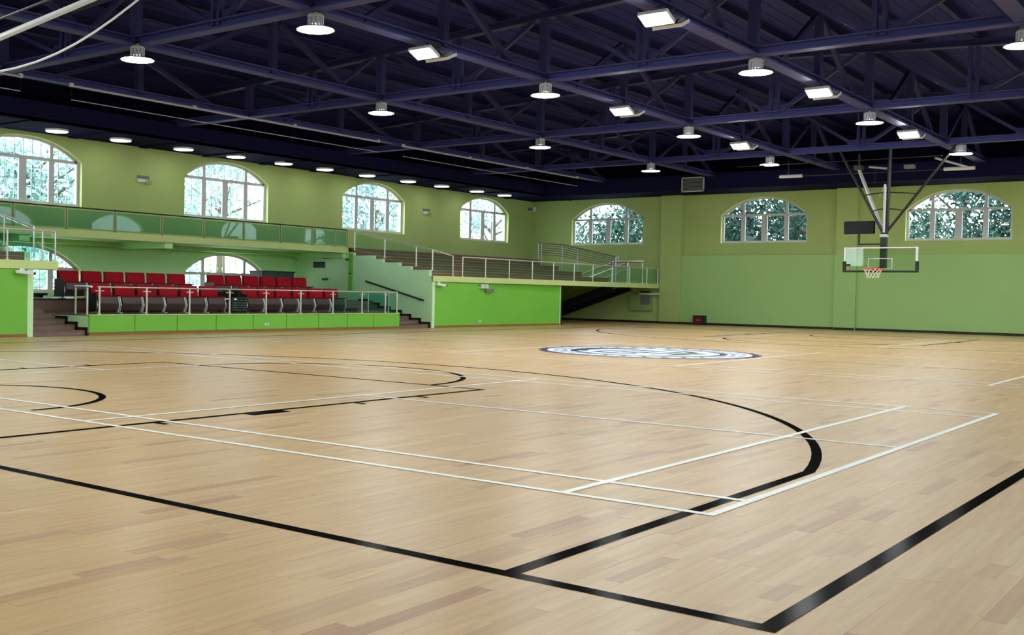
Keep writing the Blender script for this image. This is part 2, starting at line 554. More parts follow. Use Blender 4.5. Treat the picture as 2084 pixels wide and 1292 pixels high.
# ------------------------------------------------------------------ roof, soffits
XC = 0.5 * (XL + XR) + 1.4
def roof_z(x):
    return 6.55 - 0.055 * abs(x - XC)
rf = MB()
xs = [XL - 0.3, XC, XR + 0.3]
for a, b in zip(xs, xs[1:]):
    rf.quad((a, YN - 0.3, roof_z(a)), (b, YN - 0.3, roof_z(b)), (b, YF + 0.4, roof_z(b)), (a, YF + 0.4, roof_z(a)))
    rf.quad((a, YN - 0.3, roof_z(a) + 0.1), (b, YN - 0.3, roof_z(b) + 0.1), (b, YF + 0.4, roof_z(b) + 0.1), (a, YF + 0.4, roof_z(a) + 0.1))
ceil = struct(rf.build('ceiling', MT['roof']), 'dark navy sheet roof above the trusses')
x = XL + 0.6
while x < XR - 0.2:
    MB().ibeam((x, YN, roof_z(x) - 0.09), (x, YF, roof_z(x) - 0.09), 0.11, 0.17, 0.02).build('purlin', MT['purlin'], ceil)
    x += 1.18
# roof ribs (sheet profile), joined: far too thin to pick out one by one
rb = MB(); x = XL
while x < XR:
    rb.box(x, YN, roof_z(x) - 0.012, x + 0.06, YF, roof_z(x) + 0.01)
    x += 0.295
tag(rb.build('roof_rib', MT['roof'], ceil), kind='stuff')
# side bulkheads closing the gap between wall top and roof
struct(MB().box(XL - 0.05, YN, ZW, XL + 0.02, YF, 6.2).build('trim_3', MT['fascia_dark']), 'dark bulkhead above the left wall')
struct(MB().box(XL, YF - 0.02, ZW, XR, YF + 0.05, 6.6).build('trim_4', MT['fascia_dark']), 'dark bulkhead above the far wall')
XSO, YSO = -20.35, 31.6
so = MB().box(XL, YN, ZW, XSO, YF, ZW + 0.06)
soffit = struct(so.build('trim_5', MT['soffit']), 'dark blue soffit over the balcony')
y = 2.0
while y < YF - 1:
    MB().box(XL + 0.05, y, ZW - 0.03, XSO, y + 0.22, ZW).build('soffit_rib', MT['soffit'], soffit)
    y += 2.1
struct(MB().box(XSO - 0.06, YN, ZW - 0.02, XSO, YF, ZW + 0.42).build('trim_6', MT['fascia_dark']), 'near black fascia along the balcony soffit')
struct(MB().box(XSO, YSO, ZW, XR, YF, ZW + 0.06).build('trim_7', MT['soffit']), 'dark blue soffit above the far windows')
struct(MB().box(XSO, YSO - 0.06, ZW - 0.02, XR, YSO, ZW + 0.5).build('trim_8', MT['fascia_dark']), 'near black fascia above the far windows')

# ------------------------------------------------------------------ roof trusses
TY = [1.95, 8.23, 14.5, 20.78, 27.05]
BX = [-17.85, -13.85, -9.85, -5.85, -1.9, 2.0]
ZC = 5.0                                   # axis of the bottom chords
for i, ty in enumerate(TY):
    t = empty('roof_truss', (BX[0], ty, ZC), 'violet blue steel roof truss spanning the hall, %s from the camera end' % ORD[i], 'truss', 'roof trusses')
    MB().ibeam((-21.9, ty, ZC), (XR, ty, ZC), 0.22, 0.15, 0.025).build('bottom_chord', MT['steel'], t)
    tc = MB()
    for a, b in ((-21.9, XC), (XC, XR)):
        tc.ibeam((a, ty, roof_z(a) - 0.27), (b, ty, roof_z(b) - 0.27), 0.18, 0.14, 0.025)
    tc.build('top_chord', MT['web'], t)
    for k, bx in enumerate(BX):
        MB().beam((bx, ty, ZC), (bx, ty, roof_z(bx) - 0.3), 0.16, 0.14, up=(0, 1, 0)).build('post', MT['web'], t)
        if k < len(BX) - 1:
            mx = (bx + BX[k + 1]) / 2
            for s in (-0.07, 0.07):
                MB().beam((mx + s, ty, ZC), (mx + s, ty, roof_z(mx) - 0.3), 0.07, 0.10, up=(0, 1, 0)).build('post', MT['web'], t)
            for s in (-1, 1):
                ex = mx + s * 1.75
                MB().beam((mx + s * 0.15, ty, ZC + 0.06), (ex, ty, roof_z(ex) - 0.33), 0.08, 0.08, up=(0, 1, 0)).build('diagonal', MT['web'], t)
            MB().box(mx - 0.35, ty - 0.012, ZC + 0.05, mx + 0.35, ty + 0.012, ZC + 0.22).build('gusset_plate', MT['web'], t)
NAMEX = ['beside the balcony', 'above the left of the court', 'left of the court centre', 'right of the court centre', 'above the right of the court', 'nearest the right wall']
for i, bx in enumerate(BX):
    t = empty('longitudinal_beam', (bx, TY[1], ZC), 'violet blue lattice beam running along the hall, %s' % NAMEX[i], 'beam', 'lengthwise roof beams')
    for a, b in zip([YN] + TY, TY + [YSO - 0.1]):
        MB().ibeam((bx, a + 0.14, ZC + 0.0), (bx, b - 0.14, ZC + 0.0), 0.24, 0.13, 0.022).build('flange_section', MT['steel'], t)
        my = (a + b) / 2
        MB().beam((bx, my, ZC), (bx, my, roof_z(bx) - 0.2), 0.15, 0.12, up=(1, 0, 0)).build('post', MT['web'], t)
        for s in (-1, 1):
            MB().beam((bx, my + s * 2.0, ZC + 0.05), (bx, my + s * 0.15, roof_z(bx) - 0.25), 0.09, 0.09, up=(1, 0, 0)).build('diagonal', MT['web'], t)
        for s in (-0.045, 0.045):
            pass

# ------------------------------------------------------------------ floor of strip boards
FX0, FX1, FY0, FY1 = XS - 5.2, XR, YN, YF
floor = struct(MB().box(XL - 0.3, YN - 0.3, -0.12, XR + 0.3, YF + 0.3, -0.003).build('floor', MT['underfloor']), 'maple strip sports floor with court lines')
SW = 0.068
near, rest = [], MB()
Mi = M.inverted()
def px(p):
    q = Mi @ Vector(p)
    if q.z > -0.1: return None
    return (2084 * (0.5 - 0.1048) + 2242.6 * q.x / -q.z, 646 - 2242.6 * q.y / -q.z, -q.z)
xx = XS
cands = []
while xx < XR:
    y = YN + 1.2 + rnd.uniform(0, 0.9)
    while y < YF - 0.02:
        ln = rnd.choice((0.25, 0.35, 0.45, 0.55, 0.65, 0.8))
        y1 = min(y + ln, YF - 0.01)
        cands.append((xx, y, y1))
        y = y1
    xx += SW
xx = XS - SW
while xx > XL:
    y = 27.3
    while y < YF - 0.05:
        y1 = min(y + rnd.choice((0.45, 0.65, 0.8)), YF - 0.01)
        cands.append((xx, y, y1)); y = y1
    xx -= SW
def shown(c):
    q = px((c[0] + SW / 2, (c[1] + c[2]) / 2, 0))
    if q is None: return 1e9
    e = 0
    if not (-40 < q[0] < 2124 and q[1] < 1320): e = 1000
    return q[2] - 0.6 * (c[2] - c[1]) + e
cands.sort(key=shown)
G = 0.0003
cache = {}
def plank(mb, x0, y0, y1, dz):
    zz = -0.0005 + dz
    mb.add([(x0, y0, -0.0035), (x0 + SW - G, y0, -0.0035), (x0 + SW - G, y1 - G, -0.0035), (x0, y1 - G, -0.0035),
            (x0, y0, zz), (x0 + SW - G, y0, zz), (x0 + SW - G, y1 - G, zz), (x0, y1 - G, zz)],
           [(4, 5, 6, 7), (0, 1, 5, 4), (1, 2, 6, 5), (2, 3, 7, 6), (3, 0, 4, 7)])
for i, (a, b, c) in enumerate(cands):
    if i < 300:
        key = round(c - b, 3)
        if key not in cache:
            mb = MB(); plank(mb, 0, 0, key, 0)
            o = mb.build('floor_board', MT['floor'], floor)
            cache[key] = o
        else:
            o = cache[key].copy(); COL.objects.link(o); o.parent = floor
        o.location = (a, b, rnd.uniform(-0.0003, 0.0003))
    else:
        plank(rest, a, b, c, rnd.uniform(-0.0003, 0.0002))
# quads only with outward faces: skip the normal recalculation by building directly
me = bpy.data.meshes.new('floor_boards')
me.from_pydata(rest.v, [], rest.f); me.materials.append(MT['floor'])
fo = bpy.data.objects.new('floor_boards', me); COL.objects.link(fo); fo.parent = floor
tag(fo, kind='stuff')

# ------------------------------------------------------------------ court lines (flat paint on the boards)
ZP = 0.0008
def strip(mb, x0, y0, x1, y1, w, z):
    d = Vector((x1 - x0, y1 - y0, 0)).normalized()
    n = Vector((-d.y, d.x, 0)) * (w / 2)
    e = d * (w / 2)
    a, b = Vector((x0, y0, z)) - e, Vector((x1, y1, z)) + e
    mb.quad(a - n, b - n, b + n, a + n)
NLINE = [0]
def line(name, pts, w, m, z=ZP, label=None):
    NLINE[0] += 1
    z = z + 0.000012 * (NLINE[0] % 40)
    mb = MB()
    for a, b in zip(pts, pts[1:]):
        strip(mb, a[0], a[1], b[0], b[1], w, z)
    o = mb.build(name, MT[m], floor)
    if label: o['label'] = label
    return o
K = 1.0177
BW, BL = 15 * K, 28 * K
XM = -BW / 2
PB = 'paint_black'
lw = 0.062
line('near_baseline', [(0, 0), (-BW, 0)], lw, PB, label='black basketball baseline nearest the camera')
line('right_sideline', [(0, 0), (0, BL)], lw, PB, label='black basketball sideline on the right')
line('left_sideline', [(-BW, 0), (-BW, BL)], lw, PB, label='black basketball sideline along the stage')
line('far_baseline', [(0, BL), (-BW, BL)], lw, PB, label='black basketball baseline along the far wall')
line('halfway_line', [(0, BL / 2), (XM + 1.85, BL / 2)], 0.035, PB, z=ZP - 0.0004)
line('halfway_line', [(XM - 1.85, BL / 2), (-BW, BL / 2)], 0.035, PB, z=ZP - 0.0004)
def arc(name, cx, cy, r, a0, a1, w, m, n=72, z=ZP, label=None):
    NLINE[0] += 1
    z = z + 0.000012 * (NLINE[0] % 40)
    o = MB().ring((cx, cy, z), r - w / 2, r + w / 2, a0, a1, n).build(name, MT[m], floor)
    if label: o['label'] = label
for s, y0, nm in ((1, 0, 'near'), (-1, BL, 'far')):
    Y = lambda v: y0 + s * v * K
    hy = Y(1.575)
    # three point line
    r3, xo = 6.75 * K, 6.6 * K
    dy = math.sqrt(r3 * r3 - xo * xo)
    for e in (-1, 1):
        line('three_point_line', [(XM + e * xo, y0), (XM + e * xo, hy + s * dy)], lw, PB)
    aa = math.acos(xo / r3)
    if s > 0: arc('three_point_arc', XM, hy, r3, aa, math.pi - aa, lw, PB, label='black three point arc at the near end')
    else: arc('three_point_arc', XM, hy, r3, math.pi + aa, 2 * math.pi - aa, lw, PB, label='black three point arc at the far end')
    # key
    kx = 2.45 * K
    for e in (-1, 1):
        line('key_line', [(XM + e * kx, y0), (XM + e * kx, Y(5.8))], lw, PB)
        mk = MB()
        for d0, d1, ww in ((1.75, 1.80, 0.1), (2.60, 3.0, 0.1), (3.85, 3.90, 0.1), (4.70, 4.75, 0.1)):
            x0 = XM + e * (kx + 0.02)
            x1 = x0 + e * ww * 1.3
            ya, yb = sorted((Y(d0), Y(d1)))
            zk = ZP + 0.0006
            mk.quad((min(x0, x1), ya, zk), (max(x0, x1), ya, zk), (max(x0, x1), yb, zk), (min(x0, x1), yb, zk))
        mk.build('key_mark', MT[PB], floor)
    line('free_throw_line', [(XM - kx, Y(5.8)), (XM + kx, Y(5.8))], lw * 0.8, PB)
    a0 = 0 if s > 0 else math.pi
    arc('free_throw_arc', XM, Y(5.8), 1.8 * K, a0, a0 + math.pi, lw, PB)
    arc('no_charge_arc', XM, hy, 1.25 * K, a0, a0 + math.pi, lw, PB)
# badminton courts: 13.4 long across the hall, 6.1 wide
for ci, by in enumerate((1.49, 11.12, 20.7)):
    bx = -0.82
    lab = ['nearest', 'middle', 'farthest'][ci]
    W4, z = 0.046, ZP + 0.0008
    pw = 'paint_white'
    for j, v in enumerate((0, 0.44, 5.62, 6.06)):
        line('badminton_sideline', [(bx, by + v), (bx - 13.36, by + v)], W4, pw, z, 'white long line of the %s badminton court' % lab if j == 0 else None)
    for v in (0, 0.76, 12.6, 13.36):
        line('badminton_back_line', [(bx - v, by), (bx - v, by + 6.06)], W4, pw, z)
    for v in (4.70, 8.66):
        line('short_service_line', [(bx - v, by), (bx - v, by + 6.06)], W4, pw, z)
    for a, b in ((0, 4.70), (8.66, 13.36)):
        line('service_centre_line', [(bx - a, by + 3.03), (bx - b, by + 3.03)], W4, pw, z)
# centre emblem
cx, cy, ze = XM + 0.14, BL / 2 + 0.02, ZP + 0.0016
em = MB().disc((cx, cy, ze), 1.83, 72).build('centre_emblem', MT['emblem_white'], floor)
em['label'] = 'round blue and white emblem painted at the centre of the court'
MB().ring((cx, cy, ze + 0.0004), 1.73, 1.83).build('outer_ring', MT['navy'], em)
MB().ring((cx, cy, ze + 0.0004), 1.20, 1.33).build('inner_ring', MT['navy'], em)
d = MB()
for k in range(44):
    a = 2 * math.pi * k / 44
    d.ring((cx, cy, ze + 0.0006), 1.83, 1.88, a, a + math.pi / 44, 3)
d.build('rim_dashes', MT['navy'], em)
d = MB()
for k in range(30):
    a = 2 * math.pi * (k + 0.2) / 30
    d.ring((cx, cy, ze + 0.0006), 1.40, 1.46, a, a + 0.13, 4)
    d.ring((cx, cy, ze + 0.0006), 1.57, 1.63, a + 0.02, a + 0.11, 4)
    d.ring((cx, cy, ze + 0.0006), 1.46, 1.57, a + 0.045, a + 0.085, 2)
d.build('ring_strokes', MT['navy'], em)
d = MB()
for (a0, a1, r, w_) in ((0.2, 1.5, 0.98, 0.15), (2.0, 3.8, 0.92, 0.18), (3.9, 5.2, 0.72, 0.16), (1.2, 2.4, 0.48, 0.16), (4.4, 5.9, 0.34, 0.13), (5.4, 6.2, 1.05, 0.12)):
    d.ring((cx - 0.2, cy - 0.05, ze + 0.0004 + 0.00003 * r), r - w_ / 2, r + w_ / 2, a0, a1, 24)
for k in range(5):
    strip(d, cx - 0.7 + k * 0.34, cy - 0.5, cx - 0.5 + k * 0.3, cy + 0.42, 0.10, ze + 0.0005 + 0.00004 * k)
d.build('emblem_figure', MT['navy'], em)
MB().ring((cx + 0.62, cy + 0.1, ze + 0.0006), 0.0, 0.38, 0, 2 * math.pi, 24).build('emblem_patch', MT['emblem_green'], em)

# ------------------------------------------------------------------ stage for spectators
def stair_profile():
    return [(-17.05, 0.10), (-17.38, 0.20), (-17.72, 0.30), (-18.05, ZST), (-18.45, 0.493), (-18.85, 0.587), (-19.25, ZT2)]
st = empty('spectator_stage', (XS, YS0, 0), 'raised wooden stage with bright green front panels under the balcony', 'stage')
MB().box(XLi, YS0, 0, XS - 0.04, YS1, ZST - 0.02).build('platform', MT['pale'], st)
edges = [YS0, 10.65, 11.73, 12.80, 13.89, 14.93, 16.02, 17.04, 18.03, YS1]
for a, b in zip(edges, edges[1:]):
    MB().box(XS - 0.04, a + 0.006, 0.055, XS, b - 0.006, ZST - 0.012).build('front_panel', MT['bright'], st, bevel=0.006)
MB().box(XS - 0.04, YS0, 0, XS + 0.012, YS1, 0.052).build('baseboard', MT['base_brown'], st)
MB().box(XS - 0.10, YS0 - 0.01, ZST - 0.012, XS + 0.015, YS1 + 0.01, ZST + 0.004).build('edge_strip', MT['fascia'], st)
fl = MB()
for k in range(13):
    x1 = XS - 0.10 - k * 0.15
    MB().box(x1 - 0.148, YS0, ZST - 0.02, x1, YS1, ZST).build('floor_board', MT['stage_floor'], st)
MB().box(XLi, YS0 - 1.2, ZST, -19.05, YS1 + 1.36, ZT2 - 0.02).build('upper_tier', MT['tread'], st)
MB().box(-19.052, YS0, ZST, -19.03, YS1, ZT2 - 0.03).build('tier_riser', MT['stage_floor'], st)
for k in range(20):
    x1 = -19.05 - k * 0.152
    MB().box(x1 - 0.15, YS0 - 1.2, ZT2 - 0.02, x1, YS1 + 1.36, ZT2).build('floor_board', MT['stage_floor'], st)
MB().box(-19.06, YS0, ZT2 - 0.03, -19.02, YS1, ZT2 + 0.003).build('tier_nosing', MT['skirt'], st)
# stepped skirting boards on the stage end and on the far stair wall
def skirting(mb, y0, y1, steps):
    px_, pz = XS, 0.0
    for (x, z) in steps:
        mb.box(x - 0.02, y0, pz, x + 0.06, y1, z + 0.055)
        mb.box(x - 0.34, y0, z, x + 0.02, y1, z + 0.055)
        pz = z
sk = MB(); skirting(sk, YS0 - 0.02, YS0, stair_profile()[:3]); sk.build('stepped_skirting', MT['skirt'], st)
for nm, ya, yb, lab in (('left', YWL + 0.02, YS0 - 0.025, 'brown wooden steps up to the stage beside the left green block'),
                        ('right', YS1 + 0.02, YWR - 0.03, 'brown wooden steps up to the stage beside the pale stepped wall')):
    s_ = empty('stage_steps', (XS, (ya + yb) / 2, 0), lab, 'stairs', 'steps at the stage ends')
    prof = stair_profile()
    pz = 0
    for k, (x, z) in enumerate(prof):
        xb = prof[k + 1][0] if k < len(prof) - 1 else -19.6
        if k == len(prof) - 1: xb = -19.05 if False else x - 0.01
        stp = MB().box(xb, ya, 0, x, yb, z - 0.016).build('step', MT['tread'], s_)
        MB().box(xb - 0.01, ya, z - 0.016, x + 0.012, yb, z).build('tread_board', MT['stage_floor'], stp)
# stage railing
rl = empty('stage_railing', (XS - 0.06, 13.2, ZST), 'stainless railing along the front edge of the stage', 'railing')
ZR = 0.935
xr = XS - 0.06
fp = [9.84, 10.98, 12.10, 13.23, 14.33, 15.45, 16.57, 17.64, 18.55, 19.02]
for y in fp:
    p = MB().tube((xr, y, ZST), (xr, y, ZR), 0.022, 10).build('post', MT['silver'], rl)
    MB().lathe([(0.0, 0.02), (0.045, 0.02), (0.045, 0)], (xr, y, ZST), 12).build('post_foot', MT['silver'], p)
    MB().box(xr - 0.01, y - 0.10, ZR - 0.075, xr + 0.01, y + 0.10, ZR - 0.06).build('glass_clip', MT['silver'], p)
MB().tube((xr, fp[0] - 0.05, ZR + 0.008), (xr, fp[6], ZR + 0.008), 0.018, 10).build('top_rail', MT['silver'], rl)
MB().tube((xr, fp[6], ZR + 0.008), (xr, fp[-1], ZR + 0.008), 0.018, 10).build('top_rail', MT['silver'], rl)
for a, b in zip(fp[6:], fp[7:]):
    MB().box(xr - 0.006, a + 0.05, ZST + 0.05, xr + 0.006, b - 0.05, ZR - 0.03).build('glass_panel', MT['glass'], rl)
for xx_ in (-17.12, -17.51):
    MB().tube((xx_, YS0 + 0.07, ZST), (xx_, YS0 + 0.07, ZR), 0.022, 10).build('post', MT['silver'], rl)
MB().tube((-16.98, YS0 + 0.07, ZR + 0.008), (-17.53, YS0 + 0.07, ZR + 0.008), 0.022, 10).build('top_rail', MT['silver'], rl)
for xx_ in (-17.3, -18.0):
    MB().tube((xx_, YS1 - 0.05, ZST), (xx_, YS1 - 0.05, ZR), 0.022, 10).build('post', MT['silver'], rl)
MB().tube((xr, YS1 - 0.05, ZR + 0.008), (-18.05, YS1 - 0.05, ZR + 0.008), 0.018, 10).build('top_rail', MT['silver'], rl)
MB().box(-17.97, YS1 - 0.056, ZST + 0.05, -17.33, YS1 - 0.044, ZR - 0.03).build('glass_panel', MT['glass'], rl)

# ------------------------------------------------------------------ terraces
TIERS = [(-17.07, 1.57), (-18.13, 1.77), (-19.07, 1.97), (-19.83, ZB)]
def terrace(label, ya, yb, slab_a, slab_b, tier_a, tier_b, wall_y, wall_s, slant):
    """block with bright green front, cream slab edge, brown tiers and a pale stepped side wall"""
    yc = (ya + yb) / 2
    t = empty('seating_terrace', (XS, yc, 0), label, 'terrace')
    e0 = 0.122 if wall_s > 0 else 0.0
    e1 = 0.122 if wall_s < 0 else 0.0
    MB().box(XS - 0.05, ya + e0, 0.055, XS, yb - e1, 1.252).build('front_wall', MT['bright'], t)
    MB().box(XS - 0.05, ya + e0, 0, XS + 0.012, yb - e1, 0.055).build('baseboard', MT['base_brown'], t)
    # slab with its cream edge
    xa = XS + 0.02 + slant * 0
    xb_ = XS + 0.02 + slant
    sa = slab_a + 0.03
    MB().prism([(XLi, sa), (XS - 0.02, sa), (XS - 0.02 + slant, slab_b - 0.01), (XLi, slab_b - 0.01)], 'z', 1.27, ZSL - 0.012).build('slab', MT['pale'], t)
    MB().prism([(XS - 0.03, slab_a), (XS + 0.03, slab_a), (XS + 0.03 + slant, slab_b), (XS - 0.03 + slant, slab_b)], 'z', 1.252, ZSL + 0.01).build('slab_edge', MT['fascia'], t, bevel=0.006)
    MB().prism([(XLi, sa), (XS - 0.04, sa), (XS - 0.04 + slant, slab_b - 0.01), (XLi, slab_b - 0.01)], 'z', ZSL - 0.012, ZSL).build('walkway_surface', MT['tier'], t)
    pz = ZSL
    for k, (x, z) in enumerate(TIERS):
        xb = TIERS[k + 1][0] if k < 3 else XLi
        n = MB().box(xb, tier_a, pz - 0.001, x, tier_b, z - 0.015).build('tier', MT['tier'], t)
        nb = 3
        for j in range(nb):
            xx0 = x + 0.012 - (x - xb) * j / nb
            xx1 = x + 0.012 - (x - xb) * (j + 1) / nb + 0.004
            MB().box(xx1, tier_a, z - 0.018, xx0, tier_b, z).build('tread_board', MT['tier_light'] if j == 0 else MT['tier'], n)
        MB().box(x, tier_a, (pz + z) / 2 - 0.006, x + 0.008, tier_b, (pz + z) / 2 + 0.006).build('riser_strip', MT['tier_light'], n)
        pz = z
    # stepped pale wall at the stage side
    w0, w1 = (wall_y, wall_y + 0.12 * wall_s) if wall_s > 0 else (wall_y - 0.12, wall_y)
    tops = [(-17.07, 1.40), (-17.73, 1.57), (-18.13, 1.67), (-18.73, 1.77), (-19.07, 1.87), (-19.83, 1.967), (-20.02, 2.06)]
    poly = [(XLi, 0), (XS, 0), (XS, tops[0][1])]
    for (x, z), (x2, z2) in zip(tops, tops[1:]):
        poly += [(x, z), (x, z2)]
    poly += [(-20.02, 2.06), (XLi, 2.06)]
    MB().prism(poly, 'y', w0, w1).build('side_wall', MT['pale'], t)
    # half height steps beside the wall, up through the tiers
    for (x, z) in ((-17.73, 1.67), (-18.73, 1.87)):
        pass
    return t
tr = terrace('right seating terrace with bright green front and brown tiers beside the pale stepped wall', YWR, 27.1, YWR, YF - 0.06, YWR + 0.12, 30.5, YWR, 1, 0.35)
tl = terrace('left seating terrace with bright green front at the left edge of the hall', YN + 0.1, YWL, YN + 0.1, 8.85, YN + 0.1, YWL - 0.12, YWL, -1, 0.0)
MB().box(-16.99, 27.1, 0, -16.95, 27.16, 1.25).build('end_trim', MT['pale'], tr)
MB().box(-17.06, 27.17, 0, -16.96, 27.27, 1.25).build('dark_gap_strip', MT['darksteel'], tr)  # dark strip put in for the dark gap at the block's end
MB().box(XLi, 27.0, 0, XS - 0.05, 27.1, 1.25).build('end_wall', MT['wall'], tr)
MB().box(XLi, 30.46, ZSL, -17.1, 30.5, 1.56).build('tier_end_board', MT['tier'], tr)
sk = MB()
px_, pz = XS, 0.0
skirting(sk, YWR - 0.022, YWR, stair_profile())
sk.build('stepped_skirting', MT['skirt'], tr)
# handrail on the pale wall
hr = empty('wall_handrail', (-18.2, YWR - 0.08, 1.0), 'dark sloping handrail fixed to the pale stepped wall', 'handrail')
MB().tube((-19.27, YWR - 0.08, 1.24), (-17.18, YWR - 0.08, 0.735), 0.024, 10).build('rail', MT['darksteel'], hr)
for x in (-19.1, -18.2, -17.35):
    z = 1.24 + (x + 19.27) * (0.735 - 1.24) / 2.09
    b = MB().tube((x, YWR - 0.08, z - 0.005), (x, YWR - 0.08, z - 0.06), 0.010, 6)
    b.tube((x, YWR - 0.08, z - 0.06), (x, YWR, z - 0.06), 0.010, 6)
    b.build('bracket', MT['silver'], hr)

# ------------------------------------------------------------------ balcony
bl = empty('balcony', (XB, 14.4, ZB), 'long upper balcony with cream green edge across the left wall', 'balcony')
MB().box(XLi, YWL, 2.06, XB - 0.05, YWR + 0.05, ZB - 0.01).build('slab', MT['mint'], bl)
MB().box(XB - 0.06, YN + 0.1, 2.04, XB, YWR - 0.02, ZB + 0.01).build('edge_beam', MT['fascia'], bl, bevel=0.006)
MB().box(XLi, YN + 0.1, ZB - 0.012, XB - 0.03, 30.5, ZB - 0.002).build('walkway_surface', MT['tier'], bl)
MB().box(XLi, YWL, 1.95, XL + 0.3, YWR, 2.06).build('wall_beam', MT['mint'], bl)
for y in (10.0, 13.9, 20.3):
    MB().box(XLi, y, 1.90, XB - 0.1, y + 0.25, 2.06).build('cross_beam', MT['mint'], bl)

def glass_rail(name, label, path, posts, top_h, m_rail='silver_dull', post_m='silver', pane_gap=0.05, clip=True, z_up=0.05, rail_r=0.018, post_r=0.017, glass='glass_light'):
    """path(t)-> (x,y,zbase); posts: list of parameters; a post at each, a pane between, a rail along the top"""
    P0 = path(posts[0])
    t = empty(name, P0, label, 'railing')
    for a in posts:
        x, y, z = path(a)
        p = MB().tube((x, y, z), (x, y, z + top_h), post_r, 8).build('post', MT[post_m], t)
        if clip:
            MB().lathe([(0.0, 0.015), (0.04, 0.015), (0.04, 0)], (x, y, z), 10).build('post_foot', MT[post_m], p)
    for a, b in zip(posts, posts[1:]):
        A, B = Vector(path(a)), Vector(path(b))
        MB().tube(A + Vector((0, 0, top_h)), B + Vector((0, 0, top_h)), rail_r, 8).build('top_rail', MT[m_rail], t)
        d = (B - A)
        L = Vector((d.x, d.y, 0)).length
        e = d * (pane_gap / max(L, 0.2))
        A2, B2 = A + e, B - e
        n = Vector((-d.y, d.x, 0)).normalized() * 0.006
        zl, zh = Vector((0, 0, z_up)), Vector((0, 0, top_h - 0.05))
        q = [A2 - n + zl, B2 - n + zl, B2 - n + zh, A2 - n + zh, A2 + n + zl, B2 + n + zl, B2 + n + zh, A2 + n + zh]
        mb = MB(); mb.add(q, [(0, 1, 2, 3), (7, 6, 5, 4), (0, 4, 5, 1), (1, 5, 6, 2), (2, 6, 7, 3), (3, 7, 4, 0)])
        mb.build('glass_panel', MT[glass], t)
    return t
glass_rail('balcony_railing', 'long green glass railing on the upper balcony edge', lambda y: (XB - 0.03, y, ZB), [8.5, 9.8, 11.11, 12.4, 13.75, 15.06, 16.4, 17.73, 18.95, 19.88, 20.4], 0.50, m_rail='darksteel', post_m='grey', rail_r=0.015, post_r=0.013, glass='glass')
def slope_r(t):
    A, B = Vector((-19.82, YWR + 0.05, 2.12)), Vector((-17.0, YWR + 0.05, 1.56))
    if t <= 2.5:
        k = t / 2.5
        p = A.lerp(B, k)
    else:
        p = B.lerp(Vector((-16.97, 21.39, 1.42)), min(1, (t - 2.5) / 0.5))
    return tuple(p)
glass_rail('sloping_railing', 'glass railing sloping down along the top of the pale stepped wall', slope_r, [0, 1, 2, 2.5, 3], 0.55)
def front_r(y):
    return (-16.97 + (y - YWR) * 0.0269, y, ZSL + 0.01)
glass_rail('terrace_railing', 'glass railing along the front edge of the right terrace', front_r, [21.8, 22.88, 24.06, 25.27, 26.45, 27.66, 28.81, 30.05, 31.26, 32.49, 33.3], 0.55)
def slope_l(t):
    A, B = Vector((-20.0, YWL + 0.02, 2.2)), Vector((-16.98, YWL + 0.02, 1.46))
    return tuple(A.lerp(B, t / 3))
glass_rail('left_sloping_railing', 'glass railing sloping down beside the left terrace tiers', slope_l, [0, 1, 2, 3], 0.58)
def front_l(y):
    return (XS + 0.0, y, ZSL + 0.01)
glass_rail('left_terrace_railing', 'glass railing along the front edge of the left terrace', front_l, [4.3, 5.5, 6.65, 7.81, 8.53, 8.8], 0.56)

# ------------------------------------------------------------------ far terrace stair and its steel rails
sr = empty('terrace_stair', (-19.0, 31.6, 0), 'dark steel stair rising behind the terrace to the slab by the far wall', 'stairs')
for y in (31.2, 32.5):
    MB().beam((-20.95, y, 0.0), (-17.3, y, 1.27), 0.06, 0.26).build('stringer', MT['darksteel'], sr)
for k in range(10):
    x = -20.8 + 0.36 * k
    MB().box(x - 0.16, 31.2, 0.10 + 0.125 * k, x + 0.18, 32.5, 0.125 + 0.125 * k).build('tread', MT['darksteel'], sr)
MB().beam((-20.5, 31.15, 0.5), (-18.3, 31.15, 1.25), 0.03, 0.03).build('lower_rail', MT['silver'], sr)
gr = empty('stepped_guard_rail', (-18.0, 30.55, ZSL), 'stainless bar guard rail stepping down at the end of the terrace', 'railing')
gy = 30.5
gp = [(-19.77, 2.78, 2.2), (-18.92, 2.72, 2.0), (-18.30, 2.54, 1.8), (-16.82, 2.28, 1.42)]
for x, zt, zb in gp:
    MB().tube((x, gy, zb - 0.2 if x < -17 else zb), (x, gy, zt), 0.024, 8).build('post', MT['silver_dull'], gr)
MB().tube((-19.9, gy, 2.79), (-19.9, gy, 2.15), 0.024, 8).build('post', MT['silver_dull'], gr)
for j in range(6):
    dz = 0.0 if j == 0 else 0.08 * j
    pts = [(-19.9, gy, 2.79 - dz), (-18.92, gy, 2.72 - dz), (-16.82, gy, 2.28 - dz * 0.9)]
    MB().path(pts, 0.024 if j == 0 else 0.014, 8).build('top_rail' if j == 0 else 'bar', MT['grey'], gr)
MB().path([(-16.82, gy, 2.28), (-16.72, gy, 2.28), (-16.72, gy, 2.15)], 0.02, 8).build('rail_return', MT['silver_dull'], gr)
hr2 = empty('descending_handrail', (-17.5, 32.5, ZSL), 'pair of bright stainless handrails going down the far stair opening', 'handrail')
for y, dz in ((32.45, 0.0), (31.3, -0.04)):
    MB().path([(-16.75, y, 2.18 + dz), (-17.31, y, 2.18 + dz), (-18.9, y, 1.62 + dz)], 0.024, 8).build('rail', MT['silver'], hr2)
    for x in (-16.8, -17.35):
        MB().tube((x, y, ZSL), (x, y, 2.16 + dz), 0.02, 8).build('post', MT['silver'], hr2)
    MB().path([(-17.31, y, 1.95 + dz), (-18.9, y, 1.40 + dz)], 0.014, 8).build('mid_rail', MT['silver'], hr2)

